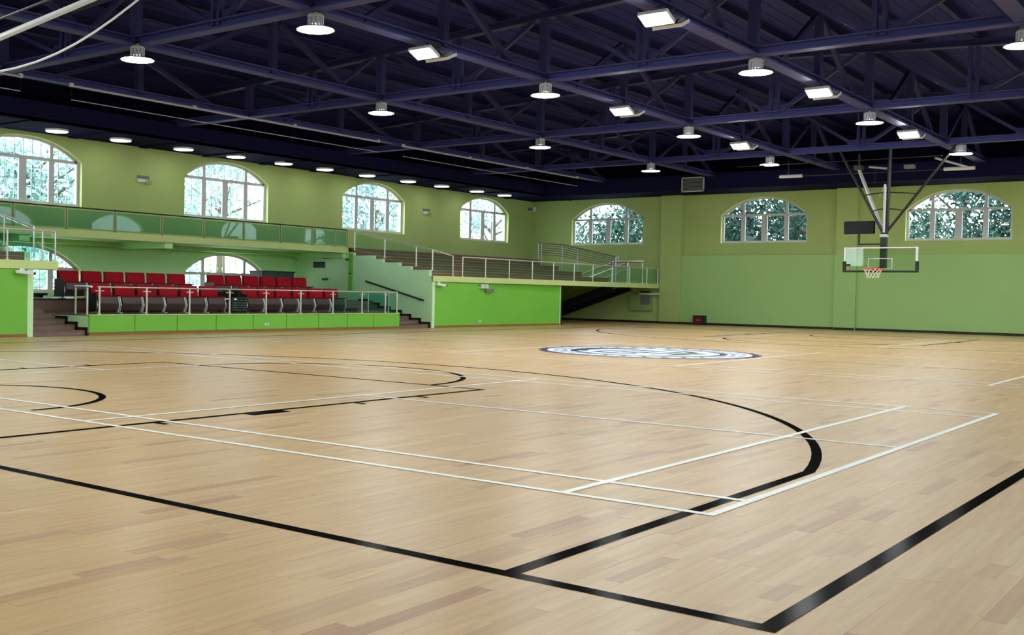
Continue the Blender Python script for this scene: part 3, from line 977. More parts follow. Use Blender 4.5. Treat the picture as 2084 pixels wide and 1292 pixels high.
# ------------------------------------------------------------------ folding seats
def make_seat():
    r = empty('folding_seat', (0, 0, 0))
    # backrest: padded slab leaning back, slightly curved
    mb = MB()
    pts = []
    for k in range(7):
        y = -0.245 + 0.49 * k / 6
        bow = -0.03 * (1 - (k / 3 - 1) ** 2)
        pts.append((y, bow))
    prof = [(0.0, 0.24), (0.028, 0.25), (0.03, 0.40), (0.01, 0.55), (-0.015, 0.60), (-0.06, 0.603), (-0.075, 0.58), (-0.055, 0.40), (-0.03, 0.24)]
    n = len(prof)
    vs, fs = [], []
    for (y, b) in pts:
        for (x, z) in prof:
            vs.append((-0.30 + x + b, y, z))
    for i in range(len(pts) - 1):
        for k in range(n):
            fs.append((i * n + k, i * n + (k + 1) % n, (i + 1) * n + (k + 1) % n, (i + 1) * n + k))
    fs += [tuple(range(n)), tuple(range((len(pts) - 1) * n, len(pts) * n))[::-1]]
    mb.add(vs, fs)
    mb.build('backrest', MT['red'], r)
    # folded seat: brown board in front, red pad behind it
    q = MB().prism([(-0.10, 0.055), (-0.045, 0.06), (-0.02, 0.20), (-0.05, 0.335), (-0.075, 0.345), (-0.105, 0.20)], 'y', -0.235, 0.235)
    sp = q.build('seat_board', MT['seatwood'], r, bevel=0.006)
    MB().prism([(-0.16, 0.07), (-0.106, 0.06), (-0.11, 0.20), (-0.08, 0.348), (-0.065, 0.365), (-0.13, 0.372), (-0.18, 0.33), (-0.19, 0.15)], 'y', -0.235, 0.235).build('seat_pad', MT['red'], sp, bevel=0.008)
    for s in (-1, 1):
        y = s * 0.277
        mb = MB()
        mb.beam((-0.10, y, 0.0), (-0.03, y, 0.17), 0.05, 0.024, up=(0, 1, 0))
        mb.beam((-0.03, y, 0.15), (-0.10, y, 0.36), 0.055, 0.024, up=(0, 1, 0))
        mb.box(-0.22, y - 0.012, 0.0, 0.02, y + 0.012, 0.018)
        leg = mb.build('leg', MT['silver_dull'], r)
        MB().box(-0.32, y - 0.012, 0.35, -0.02, y + 0.012, 0.372).build('armrest', MT['seatwood'], leg)
    MB().box(-0.36, -0.25, 0.22, -0.335, 0.25, 0.57).build('back_shell', MT['seatwood'], r)
    return r
proto = make_seat()
EDG = [(10.46, 11.04), (11.04, 11.65), (11.65, 12.22), (12.22, 12.82), (12.82, 13.40), (13.40, 14.01), (14.63, 15.22), (15.22, 15.79), (15.79, 16.38), (16.38, 16.97), (16.97, 17.54), (17.54, 18.13)]
first = True
ENDS = []
for row, (xo, zo, dy) in enumerate(((-17.95, ZST, 0.0), (-19.10, ZT2, 0.0))):
    for k, (a, b) in enumerate(EDG):
        o = proto if first else copy_tree(proto)
        first = False
        o.location = (xo, (a + b) / 2 + dy, zo)
        side = 'left' if k < 6 else 'right'
        j = k % 6
        if j == 0:
            ENDS.append(o)
        tag(o, 'red folding seat, %s row, %s from the left in the %s block' % (['front', 'back'][row], ORD[j], side), 'seat', 'folding seats on the stage')

for o in ENDS:
    e = MB().box(-0.36, -0.305, 0.04, -0.01, -0.29, 0.42).build('end_panel', MT['black'], None)
    e.parent = o

# small table with a plant in the gap between the blocks, furniture behind the seats
tb = empty('side_table', (-18.1, 14.32, ZST), 'dark slatted side table in the gap between the two front seat blocks', 'table')
MB().box(-18.35, 14.06, ZST + 0.33, -17.85, 14.58, ZST + 0.36).build('table_top', MT['black'], tb)
for x in (-18.32, -17.89):
    for y in (14.09, 14.53):
        MB().box(x - 0.015, y - 0.015, ZST, x + 0.015, y + 0.015, ZST + 0.33).build('leg', MT['black'], tb)
for k in range(5):
    MB().box(-17.88, 14.1, ZST + 0.05 + 0.055 * k, -17.87, 14.54, ZST + 0.085 + 0.055 * k).build('slat', MT['cabinet_dark'], tb)
pl = empty('potted_plant', (-18.1, 14.32, ZST + 0.36), 'low dark leafy plant on the side table between the front seats', 'plant')
MB().lathe([(0, 0.0), (0.10, 0.0), (0.14, 0.08), (0.12, 0.08), (0.0, 0.07)], (-18.1, 14.32, ZST + 0.36), 16).build('planter', MT['black'], pl)
lf = MB(); pr = random.Random(5)
for k in range(150):
    a = pr.uniform(0, 6.28); rr = pr.uniform(0.02, 0.30); h = pr.uniform(0.05, 0.19)
    c = Vector((-18.1 + 0.7 * rr * math.cos(a), 14.32 + rr * math.sin(a), ZST + 0.36 + h))
    d = Vector((pr.uniform(-1, 1), pr.uniform(-1, 1), pr.uniform(-0.4, 0.6))).normalized() * 0.055
    n = d.cross(Vector((pr.uniform(-1, 1), pr.uniform(-1, 1), 1))).normalized() * 0.02
    lf.quad(c - d, c + n, c + d, c - n)
tag(lf.build('foliage', MT['leaf_dark'], pl), kind='stuff')
cab = empty('low_cabinet', (-21.45, 18.9, ZT2), 'dark green low cabinet behind the right block of red seats', 'cabinet')
MB().box(-21.7, 18.2, ZT2, -21.2, 19.45, 1.44).build('body', MT['cabinet_dark'], cab)
MB().box(-21.72, 18.17, 1.44, -21.17, 19.48, 1.475).build('top_board', MT['black'], cab)
for a, b in ((18.22, 18.8), (18.83, 19.43)):
    dd = MB().box(-21.2, a, ZT2 + 0.05, -21.185, b, 1.42).build('door', MT['cabinet_dark'], cab)
    MB().box(-21.185, b - 0.08, 1.0, -21.165, b - 0.05, 1.12).build('handle', MT['silver'], dd)
tbl = empty('low_bench', (-20.6, 10.2, ZT2), 'long black bench in front of the lower left window', 'bench')
MB().box(-20.9, 9.0, ZT2 + 0.05, -20.4, 10.9, ZT2 + 0.10).build('bench_top', MT['black'], tbl)
for y in (9.1, 10.0, 10.8):
    MB().box(-20.85, y - 0.02, ZT2, -20.45, y + 0.02, ZT2 + 0.05).build('leg', MT['black'], tbl)
sb = empty('wall_socket_box', (-19.25, 9.1, 0.55), 'small black floor box with grey cover beside the left stage steps', 'socket')
MB().box(-19.28, 8.75, ZST + 0.09, -19.26, 9.15, ZST + 0.26).build('box_body', MT['black'], sb)
MB().box(-19.26, 8.9, ZST + 0.12, -19.25, 9.05, ZST + 0.23).build('cover', MT['grey'], sb)

# fittings on the pale stepped wall under the balcony
yw = YWR
mon = empty('wall_monitor', (-21.15, yw, 1.70), 'dark wall mounted screen under the balcony by the pale wall', 'monitor')
MB().box(-21.35, yw - 0.05, 1.62, -20.93, yw - 0.01, 1.79).build('housing', MT['black'], mon)
MB().box(-21.33, yw - 0.055, 1.635, -20.95, yw - 0.05, 1.775).build('screen', MT['cabinet_dark'], mon)
MB().box(-21.2, yw - 0.01, 1.68, -21.1, yw, 1.74).build('bracket', MT['black'], mon)
jb = empty('junction_box', (-20.85, yw, 1.91), 'pair of small dark boxes high on the pale wall beside the screen', 'box')
for x in (-20.93, -20.80):
    MB().box(x - 0.05, yw - 0.04, 1.89, x + 0.05, yw, 1.93).build('box_body', MT['black'], jb)
cp = empty('cable_conduit', (-19.9, yw, 1.4), 'pale vertical cable duct on the pale wall under the balcony corner', 'conduit')
MB().box(-19.95, yw - 0.05, 0.95, -19.82, yw, 2.03).build('duct', MT['bright'], cp)
MB().box(-20.08, yw - 0.045, 1.83, -19.92, yw - 0.0, 1.88).build('dark_box', MT['seatwood'], cp)
MB().box(-19.93, yw - 0.06, 1.44, -19.84, yw - 0.05, 1.47).build('switch', MT['black'], cp)
for k, (x, z, h) in enumerate(((-20.9, 1.28, 0.10), )):
    s_ = empty('switch_panel', (x, yw, z), 'small dark switch panel on the pale wall below the screen', 'switch')
    MB().box(x - 0.11, yw - 0.03, z - 0.03, x + 0.11, yw, z + 0.03).build('plate', MT['cabinet_dark'], s_)
    MB().box(x - 0.04, yw - 0.035, z - 0.01, x + 0.04, yw - 0.03, z + 0.01).build('rocker', MT['grey'], s_)
    MB().tube((x + 0.05, yw - 0.012, z + 0.03), (x + 0.05, yw - 0.012, 1.62), 0.012, 6).build('conduit', MT['silver_dull'], s_)

# ------------------------------------------------------------------ wall fittings
def camera_unit(name, loc, label):
    t = empty(name, loc, label, 'camera', 'cameras under the terrace slabs')
    x, y, z = loc
    MB().box(x, y - 0.05, z + 0.03, x + 0.02, y + 0.05, z + 0.10).build('mount_plate', MT['white'], t)
    MB().tube((x + 0.01, y, z + 0.06), (x + 0.10, y, z + 0.03), 0.012, 8).build('arm', MT['white'], t)
    MB().beam((x + 0.06, y - 0.16, z + 0.03), (x + 0.12, y + 0.16, z), 0.07, 0.06).build('housing', MT['white'], t, bevel=0.008)
    MB().beam((x + 0.12, y + 0.16, z), (x + 0.128, y + 0.20, z - 0.004), 0.055, 0.045).build('lens', MT['black'], t)
camera_unit('security_camera', (XS + 0.005, 8.1, 1.17), 'white security camera at the corner of the left green block')
camera_unit('security_camera', (XS + 0.005, 20.72, 1.15), 'white security camera at the left corner of the right green block')
em_ = empty('emergency_lamp', (XS, 22.95, 1.1), 'white twin head emergency lamp with hanging box on the right green block', 'lamp')
MB().box(XS, 22.62, 1.10, XS + 0.08, 23.0, 1.13).build('shelf', MT['white'], em_)
for y in (22.72, 22.92):
    MB().lathe([(0.0, 0.0), (0.06, 0.0), (0.07, 0.07), (0.03, 0.09), (0, 0.09)], (XS + 0.06, y, 1.13), 12).build('lamp_head', MT['white'], em_)
MB().box(XS, 22.9, 0.99, XS + 0.09, 23.28, 1.08).build('battery_box', MT['grey'], em_)
def socket(loc, label):
    t = empty('wall_socket', loc, label, 'socket', 'sockets on the green fronts')
    x, y, z = loc
    MB().box(x, y - 0.06, z - 0.03, x + 0.015, y + 0.06, z + 0.03).build('plate', MT['white'], t)
    MB().box(x + 0.015, y - 0.025, z - 0.012, x + 0.018, y + 0.025, z + 0.012).build('insert', MT['grey'], t)
socket((XS + 0.0, 14.3, 0.165), 'white wall socket low on the stage front panels')
socket((XS + 0.0, 22.7, 0.16), 'white wall socket low on the right green block')
def wall_sign(y, z, label):
    t = empty('wall_lamp_sign', (XL, y, z), label, 'sign', 'small fittings between the balcony windows')
    MB().box(XL, y - 0.2, z + 0.02, XL + 0.03, y + 0.16, z + 0.09).build('top_plate', MT['grey'], t)
    MB().box(XL, y - 0.22, z - 0.08, XL + 0.04, y + 0.08, z + 0.0).build('lower_plate', MT['white'], t)
    MB().box(XL + 0.04, y + 0.02, z - 0.12, XL + 0.05, y + 0.22, z - 0.03).build('small_box', MT['cabinet'], t)
wall_sign(14.8, 3.74, 'small pale twin plate on the wall between the first and second balcony windows')
wall_sign(26.75, 3.72, 'small pale twin plate on the wall between the third and fourth balcony windows')
sp = empty('corner_speaker', (-21.95, 33.2, 4.28), 'small pale speaker high in the corner by the far wall', 'speaker')
MB().box(-22.08, 33.12, 4.16, -21.82, 33.36, 4.34).build('body', MT['white'], sp, bevel=0.02)
MB().box(-22.05, 33.11, 4.18, -21.85, 33.12, 4.31).build('grille', MT['grey'], sp)
MB().box(-22.0, 33.36, 4.22, -21.9, 33.5, 4.28).build('bracket', MT['grey'], sp)
vt = empty('air_grille', (-14.4, 31.5, 4.71), 'silver framed air grille on the dark fascia above the far pillar', 'vent')
MB().box(-14.9, 31.38, 4.46, -14.1, 31.54, 4.95).build('duct_box', MT['soffit'], vt)
f4 = MB()
for q in ((-14.9, 4.46, -14.1, 4.50), (-14.9, 4.91, -14.1, 4.95), (-14.9, 4.46, -14.86, 4.95), (-14.14, 4.46, -14.1, 4.95)):
    f4.box(q[0], 31.35, q[1], q[2], 31.38, q[3])
f4.build('frame', MT['silver_dull'], vt)
for k in range(9):
    MB().box(-14.86, 31.362, 4.51 + 0.044 * k, -14.14, 31.378, 4.535 + 0.044 * k).build('slat', MT['grey'], vt)
pb = empty('electrical_cabinet', (-17.3, YF, 0.75), 'grey green electrical cabinet on the far wall under the slab', 'cabinet')
MB().box(-17.74, YF - 0.16, 0.44, -16.9, YF - 0.004, 1.02).build('body', MT['cabinet'], pb)
MB().box(-17.30, YF - 0.175, 0.66, -16.92, YF - 0.16, 1.0).build('door', MT['grey'], pb)
MB().box(-17.28, YF - 0.175, 0.46, -16.92, YF - 0.16, 0.63).build('lower_door', MT['cabinet'], pb)
MB().box(-17.35, YF - 0.20, 1.02, -16.55, YF - 0.05, 1.08).build('top_tray', MT['white'], pb)
MB().box(-17.3, YF - 0.2, 1.10, -17.0, YF - 0.02, 1.15).build('dark_box', MT['black'], pb)
rd = empty('fire_hose_box', (-14.97, 33.2, 0), 'dark red fire extinguisher box on the floor against the far wall', 'box')
MB().box(-15.17, 33.12, 0.0, -14.76, 33.34, 0.33).build('body', MT['black'], rd)
MB().box(-15.12, 33.105, 0.04, -14.81, 33.12, 0.29).build('door', MT['maroon'], rd)
MB().box(-15.04, 33.095, 0.16, -14.90, 33.105, 0.18).build('label_strip', MT['silver_dull'], rd)

# ------------------------------------------------------------------ curtain rails below the left beam
def curtain_rail(ya, yb, label):
    t = empty('curtain_rail', (-17.0, (ya + yb) / 2, 4.75), label, 'rail', 'curtain rails along the left beam')
    MB().tube((-17.0, ya, 4.75), (-17.0, yb, 4.75), 0.024, 8).build('roller_tube', MT['rail_silver'], t)
    MB().tube((-17.0, ya, 4.485), (-17.0, yb, 4.485), 0.009, 6).build('bottom_bar', MT['rail_silver'], t)
    n = 3
    for k in range(n + 1):
        y = ya + (yb - ya) * k / n
        MB().box(-17.03, y - 0.035, 4.73, -16.97, y + 0.035, 4.80).build('bracket', MT['silver_dull'], t)
    for k in range(n + 1):
        y = ya + (yb - ya) * k / n
        MB().tube((-17.0, y, 4.485), (-17.0, y, 4.75), 0.003, 5).build('pull_cord', MT['black'], t)
    MB().beam((-17.85, ya + 0.55, 4.94), (-17.0, ya + 0.55, 4.78), 0.03, 0.03).build('hanger_arm', MT['steel'], t)
    MB().beam((-17.85, yb - 0.55, 4.94), (-17.0, yb - 0.55, 4.78), 0.03, 0.03).build('hanger_arm', MT['steel'], t)
curtain_rail(-1.0, 8.07, 'silver curtain rail with thin bottom bar, cut by the left edge of the picture')
curtain_rail(9.14, 18.15, 'silver curtain rail with thin bottom bar above the stage')
curtain_rail(19.15, 28.1, 'silver curtain rail with thin bottom bar toward the far corner')

# ------------------------------------------------------------------ lamps
def make_pendant():
    r = empty('pendant_lamp', (0, 0, 0))
    MB().lathe([(0.09, 0.06), (0.15, 0.048), (0.265, 0.012), (0.28, 0.0), (0.275, -0.002), (0.255, 0.004)], n=32).build('reflector', MT['alu'], r, smooth=True)
    MB().disc((0, 0, 0.002), 0.265, 32, flip=True).build('diffuser', MT['glow'], r)
    hs = MB().lathe([(0.0, 0.045), (0.085, 0.045), (0.085, 0.175), (0.118, 0.178), (0.118, 0.20), (0.10, 0.225), (0, 0.225)], n=20)
    body = hs.build('heat_sink', MT['alu'], r)
    for k in range(12):
        a = 2 * math.pi * k / 12
        MB().beam((0.08 * math.cos(a), 0.08 * math.sin(a), 0.11), (0.118 * math.cos(a), 0.118 * math.sin(a), 0.11), 0.022, 0.13).build('fin', MT['alu'], body)
    MB().tube((0, 0, 0.225), (0, 0, 0.29), 0.014, 8).build('stem', MT['silver'], r)
    MB().lathe([(0.0, 0.29), (0.045, 0.29), (0.06, 0.27), (0.0, 0.268)], n=12).build('hook', MT['black'], r)
    return r
pp = make_pendant()
PEND = [(-13.66, 8.12), (-13.74, 14.4), (-13.77, 20.66), (-13.76, 26.8), (-9.79, 8.26), (-9.80, 14.47), (-9.82, 20.76), (-10.25, 26.97), (-5.82, 14.55), (-5.84, 20.85), (-5.42, 27.0), (-1.95, 14.75),
        (-5.85, 8.23), (-1.9, 8.23), (-1.9, 20.8), (-1.9, 27.0), (-13.85, 2.0), (-9.85, 2.0), (-5.85, 2.0), (-1.9, 2.0), (-13.85, -3.2), (-9.85, -3.2), (-5.85, -3.2), (-1.9, -3.2)]  # lamps on this line are unseen, added to supply more light
PLAB = ['pendant dome lamp %s from the camera end in the row along the left beam' % ORD[k] for k in range(4)] + \
       ['pendant dome lamp %s from the camera end in the row left of the court centre' % ORD[k] for k in range(4)] + \
       ['pendant dome lamp %s from the camera end in the row right of the court centre' % ORD[k] for k in range(1, 4)] + \
       ['pendant dome lamp cut by the right edge of the picture'] + ['unseen pendant dome lamp added for light, over the %s' % q for q in ('right half of the near court', 'right sideline of the near court', 'right sideline near the middle court', 'right sideline near the far court', 'near left corner', 'near baseline left of centre', 'near baseline right of centre', 'near right corner', 'near wall at the far left', 'near wall left of centre', 'near wall right of centre', 'near wall on the right')]
for i, ((x, y), lb) in enumerate(zip(PEND, PLAB)):
    o = pp if i == 0 else copy_tree(pp)
    o.location = (x, y, 4.665)
    tag(o, lb, 'lamp', 'pendant dome lamps')

def make_flood():
    r = empty('floodlight', (0, 0, 0))
    for s, tilt in ((-1, 1), (1, -1)):
        # two heads, tilted to either side
        c = Vector((0.0, s * 0.24, -0.10))
        a = math.radians(24) * s
        ux = Vector((1, 0, 0)); uy = Vector((0, math.cos(a), math.sin(a))); uz = ux.cross(uy)
        def ob(hx, hy, z0, z1):
            vs = [c + ux * sx * hx + uy * sy * hy + uz * z for z in (z0, z1) for sx, sy in ((-1, -1), (1, -1), (1, 1), (-1, 1))]
            mb = MB(); mb.add(vs, [(0, 3, 2, 1), (4, 5, 6, 7), (0, 1, 5, 4), (1, 2, 6, 5), (2, 3, 7, 6), (3, 0, 4, 7)])
            return mb
        h = ob(0.22, 0.14, 0.0, 0.05).build('lamp_housing', MT['white'], r)
        ob(0.19, 0.115, -0.004, 0.002).build('lens', MT['flood'], h)
        for k in range(5):
            cc = c + ux * (-0.16 + 0.08 * k)
            MB().beam(cc + uz * 0.065 - uy * 0.11, cc + uz * 0.065 + uy * 0.11, 0.008, 0.03).build('fin', MT['alu'], h)
        MB().tube(c + uz * 0.05, (0, s * 0.12, 0.08), 0.014, 8).build('bracket', MT['black'], r)
    MB().box(-0.05, -0.2, 0.07, 0.05, 0.2, 0.09).build('mount_bar', MT['black'], r)
    return r
ff = make_flood()
FL = [(-9.75, 10.95, 'nearest the camera on the beam left of the court centre'), (-9.75, 17.6, 'in the middle of the beam left of the court centre'), (-9.75, 23.85, 'farthest along the beam left of the court centre'),
      (-5.75, 11.0, 'nearest the camera on the beam right of the court centre'), (-5.75, 17.65, 'in the middle of the beam right of the court centre'), (-5.8, 23.9, 'farthest along the beam right of the court centre')]
for i, (x, y, lb) in enumerate(FL):
    o = ff if i == 0 else copy_tree(ff)
    o.location = (x, y, 4.86)
    tag(o, 'bright white twin panel floodlight ' + lb, 'lamp', 'twin floodlights on the beams')

def make_down():
    r = empty('downlight', (0, 0, 0))
    MB().lathe([(0.24, 0.0), (0.265, 0.012), (0.265, 0.05), (0.0, 0.05)], n=28).build('trim_ring', MT['white'], r)
    MB().disc((0, 0, -0.002), 0.245, 28, flip=True).build('diffuser', MT['downlight'], r)
    MB().box(-0.1, -0.012, -0.008, 0.1, 0.012, -0.002).build('catch', MT['grey'], r)
    return r
dp = make_down()
for i, y in enumerate((11.62, 13.4, 15.35, 17.16, 18.97, 20.67, 22.58, 24.6, 26.4, 28.44, 30.18)):
    o = dp if i == 0 else copy_tree(dp)
    o.location = (-21.2, y, ZW - 0.055)
    tag(o, 'round white ceiling downlight over the balcony, %s from the left' % ORD[i], 'lamp', 'downlights in the balcony soffit')

# ------------------------------------------------------------------ basketball hoops hung from the roof
def hoop(label, y0, s, cxp, brace):
    """y0: board plane, s=+1 when the court lies toward -y"""
    Y = lambda v: y0 + s * v
    t = empty('basketball_hoop', (cxp, y0, 1.7), label, 'basketball hoop', 'ceiling hung basketball hoops')
    x0, x1, z0, z1 = cxp - 0.915, cxp + 0.915, 1.73, 2.355
    bd = MB().box(x0 + 0.02, Y(0) - 0.008, z0 + 0.015, x1 - 0.02, Y(0) + 0.008, z1 - 0.015).build('backboard', MT['glass_clear'], t)
    fr = MB()
    fr.box(x0, Y(0) - 0.02, z1 - 0.03, x1, Y(0) + 0.02, z1)
    fr.box(x0, Y(0) - 0.02, z0, x0 + 0.05, Y(0) + 0.02, z1 - 0.03)
    fr.box(x1 - 0.05, Y(0) - 0.02, z0, x1, Y(0) + 0.02, z1 - 0.03)
    fr.build('board_frame', MT['white'], t)
    pd = MB()
    pd.box(x0 - 0.025, Y(0) - 0.035, z0 - 0.03, x1 + 0.025, Y(0) + 0.035, z0 + 0.02)
    pd.box(x0 - 0.025, Y(0) - 0.035, z0 + 0.02, x0 + 0.055, Y(0) + 0.035, 1.99)
    pd.box(x1 - 0.055, Y(0) - 0.035, z0 + 0.02, x1 + 0.025, Y(0) + 0.035, 1.99)
    pd.build('edge_padding', MT['blackgreen'], t, bevel=0.008)
    tg = MB(); yy = Y(-0.012)
    tx = cxp + 0.0
    for q in ((-0.30, 2.055, 0.30, 2.067), (-0.30, 1.80, 0.30, 1.806), (-0.30, 1.806, -0.288, 2.055), (0.288, 1.806, 0.30, 2.055)):
        tg.box(tx + q[0], yy - 0.002, q[1], tx + q[2], yy + 0.002, q[3])
    tg.build('target_square', MT['white'], bd)
    MB().box(x0 + 0.07, yy - 0.003, 1.86, x0 + 0.17, yy + 0.003, 1.92).build('sticker', MT['black'], bd)
    MB().box(x0 + 0.07, yy - 0.003, 1.80, x0 + 0.16, yy + 0.003, 1.825).build('sticker', MT['orange'], bd)
    # rim and net
    rc = (cxp - 0.06 * s, Y(-0.40), 1.785)
    rm = MB()
    N = 28
    pts = [(rc[0] + 0.235 * math.cos(2 * math.pi * k / N), rc[1] + 0.235 * math.sin(2 * math.pi * k / N), rc[2]) for k in range(N + 1)]
    rm.path(pts, 0.013, 6)
    rm.box(rc[0] - 0.10, min(Y(-0.17), Y(-0.02)), rc[2] - 0.02, rc[0] + 0.10, max(Y(-0.17), Y(-0.02)), rc[2] + 0.012)
    rm.box(rc[0] - 0.09, min(Y(-0.03), Y(-0.012)), rc[2] - 0.08, rc[0] + 0.09, max(Y(-0.03), Y(-0.012)), rc[2] + 0.03)
    rim = rm.build('rim', MT['orange'], t)
    nt_ = MB(); prof = [(0.23, -0.01), (0.19, -0.08), (0.155, -0.16), (0.14, -0.24)]
    L = 12
    for i in range(3):
        for k in range(L):
            a0 = 2 * math.pi * (k + 0.5 * i) / L
            for e in (-0.5, 0.5):
                a1 = a0 + 2 * math.pi * e / L
                nt_.tube((rc[0] + prof[i][0] * math.cos(a0), rc[1] + prof[i][0] * math.sin(a0), rc[2] + prof[i][1]),
                         (rc[0] + prof[i + 1][0] * math.cos(a1), rc[1] + prof[i + 1][0] * math.sin(a1), rc[2] + prof[i + 1][1]), 0.007, 4)
    nt_.build('net', MT['net'], rim)
    # drop post and roof frame
    node = Vector((cxp + 0.04, Y(0.14), 2.68))
    MB().box(node.x - 0.075, node.y - 0.07, 1.80, node.x + 0.075, node.y + 0.07, 2.72).build('drop_post', MT['blackgreen'], t)
    MB().box(node.x - 0.085, node.y - 0.08, 2.62, node.x + 0.085, node.y + 0.08, 2.70).build('collar', MT['silver_dull'], t)
    MB().box(node.x - 0.1, min(Y(0.02), Y(0.08)), 1.80, node.x + 0.1, max(Y(0.02), Y(0.08)), 1.84).build('board_mount', MT['black'], t)
    top = 4.93
    for ex in (-1.0, 1.42):
        MB().tube(node, (node.x + ex * 1.18, node.y, top), 0.035, 8).build('frame_arm', MT['black'], t)
    MB().tube(node + Vector((0.06, 0, 0)), (node.x + 0.10, node.y, top), 0.045, 8).build('frame_arm', MT['black'], t)
    for zz, sc in ((3.30, 0.27), (3.72, 0.46)):
        pts = []
        for k in range(9):
            u = -1 + k / 4
            ex = (1.0 if u < 0 else 1.42) * 1.18 * sc * u
            pts.append((node.x + ex, node.y, zz + 0.06 * (1 - u * u)))
        MB().path(pts, 0.016, 6).build('tie_bar', MT['black'], t)
    for bq in brace:
        MB().tube(bq[0], bq[1], bq[2], 8).build('brace', MT['silver_dull'] if bq[3] else MT['black'], t)
    return t, node
fx = -7.24
YH = 26.9
h1, nd = hoop('ceiling hung basketball hoop with glass board at the far end', YH, 1, fx,
    [((fx + 0.02, YH + 0.16, 2.74), (-8.14, 27.9, 4.52), 0.045, 1), ((fx + 0.05, YH + 0.06, 2.74), (fx + 0.06, YH + 0.02, 3.98), 0.032, 1),
     ((fx + 0.06, YH + 0.02, 3.98), (fx - 0.2, YH + 0.5, 3.72), 0.018, 1),
     ((-10.6, 28.55, 4.50), (-5.5, 28.75, 4.50), 0.022, 0), ((-10.55, 28.55, 4.50), (-9.9, 28.57, 4.50), 0.05, 1), ((-6.2, 28.72, 4.50), (-5.45, 28.75, 4.50), 0.05, 1),
     ((-10.7, 25.8, 4.52), (-5.6, 25.9, 4.52), 0.012, 0), ((-9.0, 31.0, 4.46), (-7.2, 31.0, 4.46), 0.014, 0),
     ((-8.14, 27.9, 4.52), (-8.14, 27.9, 4.93), 0.03, 0), ((-10.3, 28.56, 4.5), (-10.3, 28.56, 4.93), 0.02, 0), ((-5.8, 28.74, 4.5), (-5.8, 28.74, 4.93), 0.02, 0),
     ((-8.6, 31.0, 4.46), (-8.6, 31.0, 4.98), 0.015, 0), ((-6.3, 28.2, 4.75), (-5.6, 28.75, 4.52), 0.03, 1), ((-8.0, 28.3, 4.62), (-7.55, 28.4, 4.56), 0.03, 1)])
MB().box(-8.24, 27.78, 4.50, -8.04, 28.02, 4.62).build('brace_clamp', MT['black'], h1)
MB().box(-7.15, 28.5, 4.55, -6.9, 28.7, 4.65).build('winch', MT['grey'], h1)
h2, nd2 = hoop('near basketball hoop outside the picture whose white brace and cable cross the top left corner', 1.2, -1, -7.95,
    [((-7.4, 1.22, 2.643), (-7.4, 5.25, 4.95), 0.028, 1), ((-7.2, 1.0, 2.70), (-7.2, 5.0, 4.95), 0.012, 0)])
cb = []
for k in range(13):
    u = k / 12
    cb.append((-7.4, 1.3 + u * 2.35, 2.62 + 1.32 * u - 0.30 * math.sin(math.pi * u) * (1 - 0.2 * u)))
cb.append((-7.4, 5.25, 4.95))
MB().path(cb, 0.011, 6).build('cable', MT['silver_dull'], h2)
# shot clock above the far board
sc_ = empty('shot_clock', (-7.8, YH + 0.1, 2.9), 'black shot clock box on a bent arm above the far backboard', 'clock')
MB().box(-8.19, YH + 0.02, 2.715, -7.43, YH + 0.16, 3.05).build('housing', MT['paint_black'], sc_, bevel=0.012)
MB().box(-8.12, YH + 0.012, 2.76, -7.50, YH + 0.02, 3.0).build('display', MT['paint_black'], sc_)
MB().tube((-7.81, YH + 0.09, 2.72), (-7.81, YH + 0.09, 2.44), 0.025, 8).build('stem', MT['black'], sc_)
MB().tube((-7.83, YH + 0.09, 2.44), (-7.22, YH + 0.09, 2.44), 0.02, 8).build('arm', MT['black'], sc_)

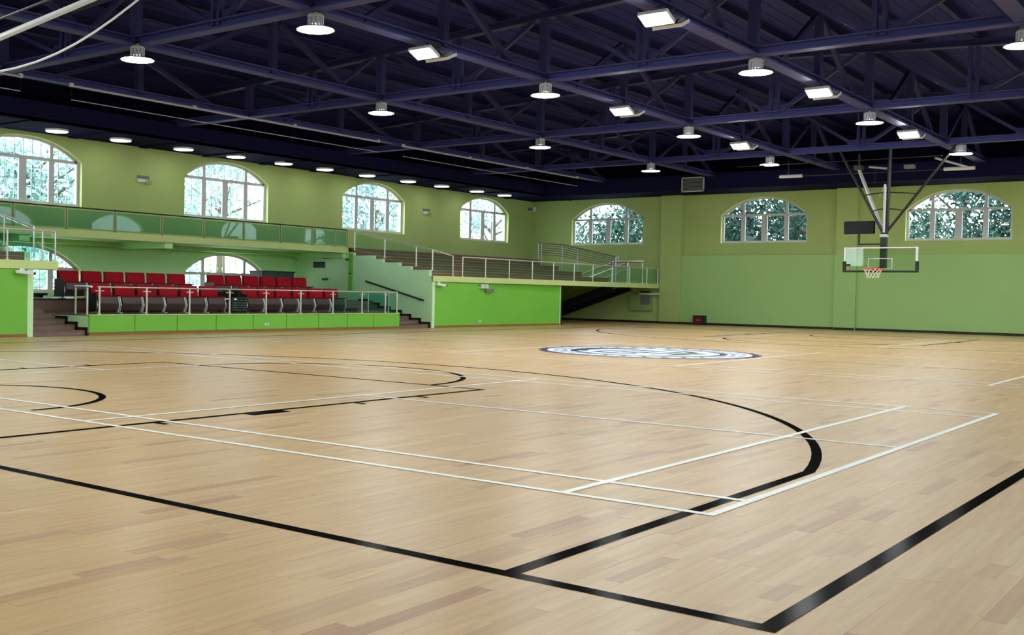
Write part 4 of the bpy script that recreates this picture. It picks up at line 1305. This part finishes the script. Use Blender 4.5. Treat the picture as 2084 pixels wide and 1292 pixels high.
# ------------------------------------------------------------------ outside: ground and trees behind the windows
struct(MB().box(-70, -30, -1.2, 40, 80, -1.0).build('ground_outside', MT['ground']), 'pale ground outside the windows')
def tree(loc, h, r, m, n, label, seed):
    t = empty('tree', (loc[0], loc[1], -1.0), label, 'tree', 'trees outside the windows')
    q = random.Random(seed)
    MB().tube((loc[0], loc[1], -1.0), (loc[0], loc[1], h * 0.6), 0.22, 8, 0.10).build('trunk', MT['bark'], t)
    br = MB()
    for k in range(7):
        a = q.uniform(0, 6.28); zz = q.uniform(0.3, 0.6) * h
        br.tube((loc[0], loc[1], zz), (loc[0] + r * 0.7 * math.cos(a), loc[1] + r * 0.7 * math.sin(a), zz + q.uniform(0.6, 1.8)), 0.06, 5, 0.02)
    br.build('branches', MT['bark'], t)
    f = MB()
    clumps = [(q.gauss(0, 0.45) * r, q.gauss(0, 0.45) * r, h * 0.55 + q.gauss(0, 0.22) * h, q.uniform(0.3, 0.55) * r) for _ in range(16)]
    for k in range(n):
        cx_, cy_, cz_, cr = clumps[k % 16]
        c = Vector((loc[0] + cx_ + q.gauss(0, 0.5) * cr, loc[1] + cy_ + q.gauss(0, 0.5) * cr, max(-0.9, cz_ + q.gauss(0, 0.45) * cr)))
        d = Vector((q.uniform(-1, 1), q.uniform(-1, 1), q.uniform(-1, 1))).normalized() * 0.10
        nn = d.cross(Vector((q.uniform(-1, 1), q.uniform(-1, 1), q.uniform(-1, 1)))).normalized() * 0.05
        f.quad(c - d, c + nn, c + d, c - nn)
    me = bpy.data.meshes.new('foliage')
    o0 = Vector((loc[0], loc[1], -1.0))
    me.from_pydata([tuple(Vector(p) - o0) for p in f.v], [], f.f); me.materials.append(MT[m])
    o = bpy.data.objects.new('foliage', me); COL.objects.link(o); o.parent = t
    tag(o, kind='stuff')
for k, (x, y, h, r, m, n) in enumerate(((-20.5, 38.5, 7.5, 2.6, 'leaf', 9500), (-16.0, 40.0, 8.0, 2.8, 'leaf', 11000), (-12.6, 38.2, 7.0, 2.7, 'leaf', 12000), (-8.0, 39.5, 8.5, 2.6, 'leaf', 10000), (-4.6, 38.6, 6.5, 2.2, 'leaf', 8000))):
    tree((x, y), h, r, m, n, '%s teal green tree from the left seen through the far windows' % ORD[k], 20 + k)
for k, (x, y, h, r, m, n) in enumerate(((-27.5, 14.8, 6.8, 2.5, 'leaf_light', 9000), (-29.0, 23.6, 6.8, 2.4, 'leaf_light', 4500), (-27.4, 30.4, 7.0, 2.5, 'leaf_light', 7500), (-27.0, 38.0, 7.0, 2.4, 'leaf_light', 6500))):
    tree((x, y), h, r, m, n, '%s pale green tree from the left seen through the balcony windows' % ORD[k], 40 + k)
